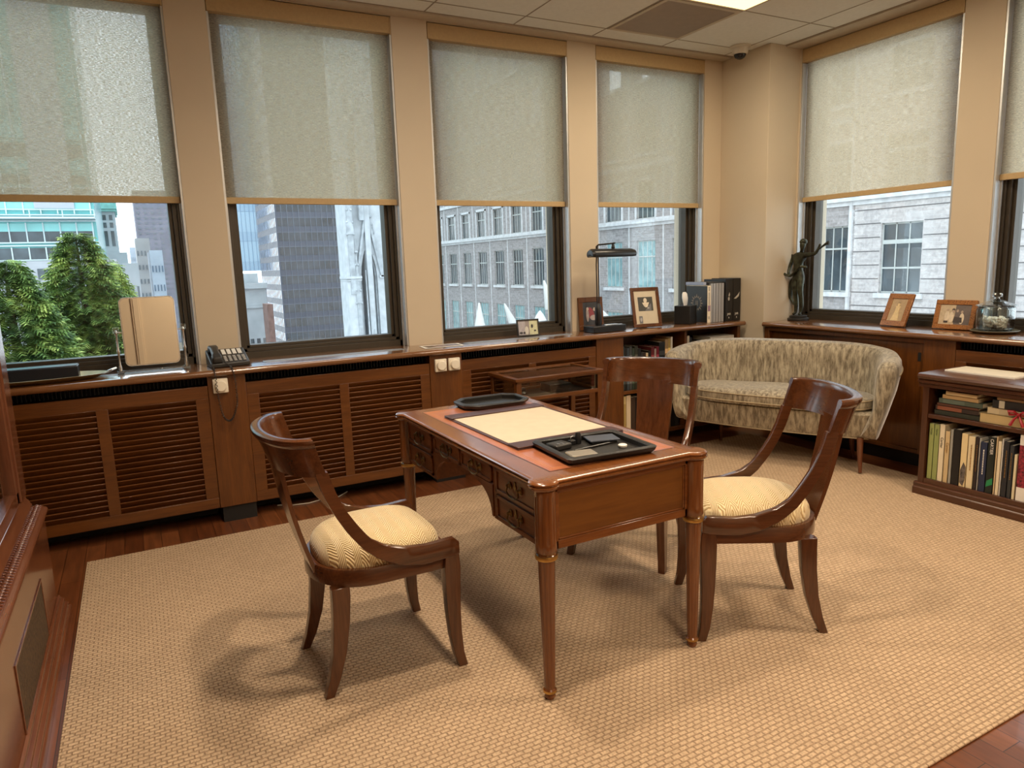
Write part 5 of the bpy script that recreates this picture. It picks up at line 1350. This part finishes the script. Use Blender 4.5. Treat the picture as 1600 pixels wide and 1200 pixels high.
def pinnacle(mb, x, z0, z1, w, yy):
    cb(mb, x-w, x+w, yy-w, yy+w, z0, z0+(z1-z0)*.5)
    a = x-O[0]; b_ = yy-O[1]; c0 = z0+(z1-z0)*.5-O[2]
    for s_, zz_ in ((1.35, 0), ): mb.loft([[(a-w*s_, b_-w*s_, c0), (a+w*s_, b_-w*s_, c0), (a+w*s_, b_+w*s_, c0), (a-w*s_, b_+w*s_, c0)], [(a-.02, b_-.02, z1-O[2]), (a+.02, b_-.02, z1-O[2]), (a+.02, b_+.02, z1-O[2]), (a-.02, b_+.02, z1-O[2])]])
    for k in range(5):
        f = k/5; mb.ball((a-w*(1.3-1.2*f), b_-w, c0+(z1-O[2]-c0)*f), .07, 6); mb.ball((a+w*(1.3-1.2*f), b_-w, c0+(z1-O[2]-c0)*f), .07, 6)
q = MB()
for i, (x, z0, z1, w) in enumerate([(xl+.18, -40, -1.6, .16), (xl+.75, -40, -4.3, .2), (xl+.55, -4, 3.0, .14), (xl+1.05, -40, 1.3, .13), (xl+1.95, -8, -3.0, .14), (xl+1.35, -40, -2.0, .10), (xl+.3, 0, 6.5, .18), (xl+1.0, 4, 10.5, .16), (xl+.2, 8, 15, .2), (xl+2.6, -40, -.6, .15), (xl+2.75, 2, 9, .12), (xl+.9, -8, -4.8, .1), (xl+2.3, -9, -3.6, .12)]): pinnacle(q, x, z0, z1, w*.8, Y-1.25)
q.build('pinnacles', MARD, t)
def garch(cx, w, zs, za, y0, y1, n=10):
    pts = [(cx-w, -9)]
    for k in range(n+1): f = k/n; pts.append((cx-w*(1-f), zs+(za-zs)*f**.55))
    for k in range(n-1, -1, -1): f = k/n; pts.append((cx+w*(1-f), zs+(za-zs)*f**.55))
    pts.append((cx+w, -9)); return pts
ARC = []
for w, dz in ((.56, 0), (.48, -.18), (.40, -.36), (.32, -.54), (.24, -.72)):
    ARC.append([(a-O[0], max(b_, -6.2)-O[2]) for a, b_ in garch(ac, w, 0.9, 2.95+dz, 0, 0)])
for k in range(4):
    q = MB(); y0 = -.9+k*.2
    q.loft([[(a[0], y0, a[1]), (a[0], .1, a[1]), (b_[0], .1, b_[1]), (b_[0], y0, b_[1])] for a, b_ in zip(ARC[k], ARC[k+1])]); q.build('arch_moulding', MAR if k % 2 == 0 else MARD, t)
q = MB(); q.loft([[(a, -.9, b_), (a, .1, b_), (a, .1, 80), (a, -.9, 80)] for a, b_ in ARC[0][1:-1]]); q.build('wall_above_arch', MAR, t)
q = MB(); q.box(ac-.5-O[0], ac+.5-O[0], -.12, .02, -6.2-O[2], 2.6-O[2])
for k in range(12): q.box(ac-.34-O[0], ac+.34-O[0], -.20, -.10, -5.8+k*.6-O[2], -5.6+k*.6-O[2])
q.box(ac-.03-O[0], ac+.03-O[0], -.3, -.1, -6.2-O[2], 1.6-O[2]); q.build('louvre_stone', plain('louvre_stone', (.17, .19, .21), .9, noise=.5, nscale=3), t)
q = MB()
for s_ in (-1, 1):
    q.loft([[(ac+s_*.80-O[0], y_, .9-O[2]), (ac+s_*.66-O[0], y_, .9-O[2]), (ac-O[0], y_, 4.4-O[2]), (ac-O[0], y_, 5.0-O[2])] for y_ in (-1.1, -.88)])
random.seed(9)
for k in range(70): q.ball((ac-O[0]+random.uniform(-.35, .35), -.95, random.uniform(3.2, 8.5)-O[2]), random.uniform(.06, .14), 6)
q.build('gable_tracery', MARD, t)

# teal glass and stone office building seen in first window
TE = plain('teal_glass', (.10, .40, .40), .15, noise=.2, nscale=.5); TEL = plain('teal_blind', (.22, .56, .55), .3, noise=.1, nscale=.6); TED = plain('dark_office_window', (.035, .05, .06), .1, noise=.8, nscale=.7)
GST = plain('grey_podium_stone', (.36, .375, .40), .9, noise=.12, nscale=.5); STM = plain('pale_mullion', (.50, .60, .62), .5)
Y = 60.0; xr = -.028*Y
t = thing('glass_office_building', 'teal glass office building with grey stone podium at far left', 'building', (xr-12, Y, -40)); O = (xr-12, Y, -40)
zq = lambda s_: 1.355+s_*Y
q = MB(); cb(q, xr-26, xr, Y, Y+20, zq(.022), 40); q.build('glass_body', TE, t)
q = MB(); cb(q, xr-26, xr+1.0, Y-.6, Y+20, -40, zq(.022)); q.build('stone_podium', GST, t)
lv = [(.024, .037, TED), (.044, .056, TED), (.056, .065, TEL), (.080, .090, TEL), (.093, .104, TED), (.110, .120, TED), (.126, .136, TEL), (.140, .155, TED), (.160, .175, TEL)]
for a, b_, m_ in lv:
    q = MB(); cb(q, xr-25.8, xr-.2, Y-.12, Y, zq(a), zq(b_)); q.build('window_band', m_, t)
q = MB()
for k in range(26):
    xx = xr-.25-k*1.0; cb(q, xx-.04, xx+.04, Y-.2, Y-.1, zq(.024), zq(.038)); cb(q, xx-.04, xx+.04, Y-.2, Y-.1, zq(.044), zq(.066)); cb(q, xx-.04, xx+.04, Y-.2, Y-.1, zq(.076), 40)
for z in (.0225, .039, .0425, .067, .074, .091, .105): cb(q, xr-26, xr, Y-.24, Y, zq(z), zq(z)+.09)
q.build('mullions', STM, t)
q = MB(); cb(q, xr-26, xr, Y-1.6, Y, zq(.069), zq(.071)); 
for k in range(14): cb(q, xr-k*1.9-.03, xr-k*1.9+.03, Y-1.6, Y-1.55, zq(.071), zq(.079))
cb(q, xr-26, xr, Y-1.62, Y-1.55, zq(.0785), zq(.0795)); q.build('terrace_rail', STM, t)
q = MB()
for k in range(4):
    for (a, b_) in ((.001, .013), (-.024, -.012)): cb(q, xr-3.9-k*5.2, xr-.9-k*5.2+0, Y-.72, Y-.6, zq(a), zq(b_))
q.build('podium_windows', TED, t)
q = MB(); cb(q, xr-26, xr+1.02, Y-.75, Y-.6, zq(-.008), zq(-.004)); q.build('podium_ledge', M['limestone'], t)
MB().box(xr-3.6-O[0], xr-1.2-O[0], -.3, 0, zq(.082)-O[2], 80).build('grey_fin', plain('grey_fin', (.36, .38, .42), .6), t)

Y = 100.0
t = thing('corniced_building', 'pale stone building with green copper cornice behind the trees', 'building', (-1.9, Y, -40)); O = (-1.9, Y, -40)
zq = lambda s_: 1.355+s_*Y
q = MB(); cb(q, -3.2, -.75, Y, Y+10, -40, zq(.082)); cb(q, -3.2, .1, Y-1, Y+8, -40, zq(.03)); q.build('stone_wall', plain('cream_grey_stone', (.36, .39, .41), .9, noise=.15, nscale=.4), t)
q = MB(); cb(q, -3.4, -.45, Y-.6, Y+10, zq(.082), zq(.090)); cb(q, -3.3, -.55, Y-.4, Y+10, zq(.079), zq(.082)); q.build('copper_cornice', plain('copper_green', (.20, .46, .42), .7, noise=.2, nscale=2), t)
q = MB()
for z in (.072, .063, .053, .047, .041): 
    for x in (-2.6, -1.9, -1.2): cb(q, x-.18, x+.18, Y-.05, Y, zq(z)-.3, zq(z)+.3)
q.build('windows', M['winglass'], t)
def plainbld(label, x0, x1, y, z1, col, nwx, nwz, dark=(.16, .18, .20)):
    t = thing('distant_building', label, 'building', ((x0+x1)/2, y, -45)); 
    MB().box(-(x1-x0)/2, (x1-x0)/2, 0, 12, 0, z1+45).build('stone_wall', plain('far_wall_%d' % len(bpy.data.materials), col, .9, noise=.15, nscale=.3), t)
    q = MB(); W_ = x1-x0; H = z1+45
    for i in range(nwx):
        for j in range(nwz):
            xx = -W_/2+W_*(i+.5)/nwx; zz = H-2-j*H*.6/nwz; q.box(xx-W_*.18/nwx, xx+W_*.18/nwx, -.08, 0, zz-H*.2/nwz, zz)
    q.build('windows', plain('far_window_%d' % len(bpy.data.materials), dark, .4), t); return t
plainbld('tall brown-grey tower at the right edge of the first window', .014*150, .062*150, 150, 17, (.20, .20, .24), 6, 40)
plainbld('grey building below the tall tower in the first window', .011*130, .027*130, 130, 1.355+.047*130, (.38, .38, .38), 4, 14)
plainbld('white stone block right of the evergreens', -.0055*70, .0115*70, 70, 1.355+.017*70, (.56, .58, .60), 3, 6)
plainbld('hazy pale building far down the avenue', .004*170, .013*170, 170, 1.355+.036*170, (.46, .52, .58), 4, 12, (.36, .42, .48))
plainbld('slim pale building with dark windows beside the window frame', .0255*105, .040*105, 105, 1.355+.032*105, (.50, .55, .62), 4, 12, (.12, .18, .26))
plainbld('broad grey building rising behind the first window shade', -.16*110, -.065*110, 110, 60, (.22, .24, .27), 8, 20)
plainbld('tall building rising behind the third window shade', .42*75, .62*75, 75, 60, (.30, .31, .33), 8, 20)
o = MB().box(-150, 200, -40, 260, -1, 0).build('city_street', plain('asphalt', (.12, .12, .13), .9), loc=(0, 0, -45)); tag(o, 'grey street level far below the windows', 'street')

# roof garden
o = MB().box(-9, 1.5, -3, 6, -.6, 0).build('roof_garden_bed', plain('garden_soil', (.10, .08, .05), .95, noise=.4), loc=(0, 14, -.35)); tag(o, 'planted roof terrace bed carrying the evergreens', 'planter bed')
def foliage_mat(name, a, b_, c_):
    m, nt, bb = newmat(name); v = coords(nt); n1 = N(nt, 'ShaderNodeTexNoise', i_Scale=5.0, i_Detail=5.0); nt.links.new(v, n1.inputs['Vector'])
    r_ = ramp(nt, [(.36, a), (.52, b_), (.68, c_)]); nt.links.new(n1.outputs['Fac'], r_.inputs['Fac']); nt.links.new(r_.outputs['Color'], bb.inputs['Base Color'])
    bb.inputs['Roughness'].default_value = .7; return m
FM = [foliage_mat('evergreen_foliage', (.02, .055, .012), (.12, .21, .04), (.42, .50, .12)), foliage_mat('yellow_green_foliage', (.10, .16, .03), (.26, .36, .07), (.46, .54, .14))]
def evergreen(label, x, y, z0, h, r, n, mat, seed, power=.8):
    rnd = random.Random(seed)
    t = thing('evergreen_tree', label, 'tree', (x, y, z0), 0, 'roof garden evergreens')
    MB().lathe([(.07, 0), (.05, h*.5), (.01, h*.95)], n=8).build('trunk', plain('bark_%d' % seed, (.09, .06, .04), .9), t)
    q = MB()
    for k in range(n):
        u = rnd.random()**.72; z = h*(1-u)*.97+.05; rad = r*(u**power)*(.72+.30*rnd.random())+.02
        if k % 4 == 0: rad *= rnd.uniform(.3, .8)
        a = rnd.uniform(0, 2*pi); lumps = 1+.14*sin(5*a+z*7)+.10*sin(11*a-z*9); rad *= lumps
        c = Vector((rad*cos(a), rad*sin(a), z)); out = Vector((cos(a), sin(a), rnd.uniform(-.35, .25))).normalized()
        side = Vector((-sin(a), cos(a), rnd.uniform(-.6, .6))).normalized(); L_ = rnd.uniform(.15, .27)*(.7+.3*u); up = out.cross(side)
        nl = 4
        for j in range(nl):                                        # feathery spray: short leaflets along a curved stem
            f = j/nl; p = c+out*L_*f+up*(-.03*f*f); w_ = L_*.42*(1-f*.55)
            for s_ in (-1, 1):
                tip = p+side*s_*w_+out*L_*.35-up*.02
                q.add([p, p+out*L_*.22, tip], [(0, 1, 2)])
    q.build('foliage', mat, t); return t
evergreen('tall cone-shaped evergreen in the centre of the first window', -.051*13.0, 13.0, -.35, 2.44, .78, 6000, FM[0], 1, .70)
evergreen('dark evergreen at the left edge of the first window', -.125*11.0, 11.0, -.30, 1.93, .66, 5200, FM[0], 2, .70)
evergreen('rounded yellow-green evergreen just behind the tallest one', -.022*15.4, 15.4, -.35, 2.0, .43, 2800, FM[1], 3, .45)
evergreen('small yellow-green evergreen between the two big ones', -.075*14.6, 14.6, -.35, 1.35, .40, 1800, FM[1], 4, .6)
t = thing('clipped_hedge', 'low hedge with brownish tips at the foot of the evergreens', 'hedge', (-.54, 9.9, -.30)); rnd = random.Random(8); q = MB()
for k in range(5200):
    x = rnd.uniform(-.62, .62); y = rnd.uniform(-.3, .3); z = .62*sqrt(max(0, 1-(abs(x)/.66)**4))*(1-.35*(y/.3)**2)*rnd.uniform(.55, 1.0); a = rnd.uniform(0, 2*pi)
    p = Vector((x, y, z)); d_ = Vector((cos(a)*.5, sin(a)*.5, 1)).normalized(); s_ = Vector((-sin(a), cos(a), 0)); q.add([p-s_*.012, p+s_*.012, p+d_*.07], [(0, 1, 2)])
q.build('foliage', foliage_mat('hedge_foliage', (.07, .10, .04), (.20, .19, .08), (.30, .22, .12)), t)
t = thing('bare_shrub', 'leafless purple-brown shrub behind the gap between the evergreens', 'shrub', (-1.45, 17.5, -.35)); q = MB(); rnd = random.Random(4)
for k in range(160):
    a = rnd.uniform(0, 2*pi); e = rnd.uniform(.2, 1.1); L_ = rnd.uniform(.9, 1.55); p = Vector((0, 0, .0)); pts = [p.copy()]
    for j in range(4): pts.append(Vector((cos(a)*e*L_*(j+1)/4*.5+rnd.uniform(-.05, .05), sin(a)*e*L_*(j+1)/4*.5, L_*(j+1)/4)))
    q.tube(pts, [.012, .008, .006, .004, .002], 3, False)
q.build('twigs', plain('twig', (.16, .11, .12), .9), t)

# ------------------------------------------------------------------ light, sky, camera
wd = bpy.data.worlds.new('World'); S.world = wd; wd.use_nodes = True; nt = wd.node_tree; bg = nt.nodes['Background']
tc = nt.nodes.new('ShaderNodeTexCoord'); sp = nt.nodes.new('ShaderNodeSeparateXYZ'); nt.links.new(tc.outputs['Generated'], sp.inputs[0])
r_ = ramp(nt, [(.0, (.50, .56, .64)), (.5, (.90, .97, 1.0)), (1.0, (.80, .90, 1.0))])
mr = nt.nodes.new('ShaderNodeMapRange'); mr.inputs['From Min'].default_value = -1; nt.links.new(sp.outputs['Z'], mr.inputs['Value']); nt.links.new(mr.outputs[0], r_.inputs['Fac'])
nt.links.new(r_.outputs['Color'], bg.inputs['Color']); bg.inputs['Strength'].default_value = 3.0
def area(name, loc, rot, sx, sy, power, col, spread=180):
    l = bpy.data.lights.new(name, 'AREA'); l.shape = 'RECTANGLE'; l.size = sx; l.size_y = sy; l.energy = power; l.color = col; l.spread = R(spread)
    o = bpy.data.objects.new(name, l); COL.objects.link(o); o.location = loc; o.rotation_euler = rot; return o
WARM = (1.0, .80, .58)
area('ceiling_area_light', (3.253, 3.132, ZC-.012), (0, 0, 0), .56, .56, 24, (1, .82, .60))
area('ceiling_area_light', (1.42, 3.13, ZC-.012), (0, 0, 0), .56, .56, 9, (1, .86, .70))  # added unseen fill light, brightens the walls and shades at back left
area('ceiling_spot', (.86, 1.62, ZC-.02), (0, 0, 0), .13, .13, 18, WARM, 150)
area('ceiling_spot', (.86, 2.42, ZC-.02), (0, 0, 0), .13, .13, 14, WARM, 150)
area('ceiling_area_light', (3.25, .70, ZC-.012), (0, 0, 0), .56, .56, 43, WARM)
area('ceiling_area_light', (.9, -.6, ZC-.012), (0, 0, 0), .56, .56, 43, WARM)
cam = bpy.data.cameras.new('Camera'); co = bpy.data.objects.new('Camera', cam); COL.objects.link(co); S.camera = co
f, yaw, pitch, roll = 1098.04, .48850855, .16894399, -.03408609
cam.sensor_fit = 'HORIZONTAL'; cam.sensor_width = 36; cam.lens = f/1600*36; cam.clip_start = .03; cam.clip_end = 1000
F = Vector((sin(yaw)*cos(pitch), cos(yaw)*cos(pitch), -sin(pitch))); Rt = Vector((cos(yaw), -sin(yaw), 0)); U = Rt.cross(F)
r2 = cos(roll)*Rt+sin(roll)*U; u2 = -sin(roll)*Rt+cos(roll)*U
co.matrix_world = Matrix(((r2.x, u2.x, -F.x, 0), (r2.y, u2.y, -F.y, 0), (r2.z, u2.z, -F.z, CZ), (0, 0, 0, 1)))
S.view_settings.view_transform = 'Standard'; S.view_settings.look = 'None'; S.view_settings.gamma = 1; S.view_settings.use_curve_mapping = False
S.view_settings.exposure = 0.32
S.cycles.max_bounces = 8; S.cycles.diffuse_bounces = 4; S.cycles.glossy_bounces = 4; S.cycles.transparent_max_bounces = 16; S.cycles.transmission_bounces = 6
S.cycles.sample_clamp_indirect = 6; S.cycles.caustics_reflective = False; S.cycles.caustics_refractive = False
S.cycles.use_denoising = True
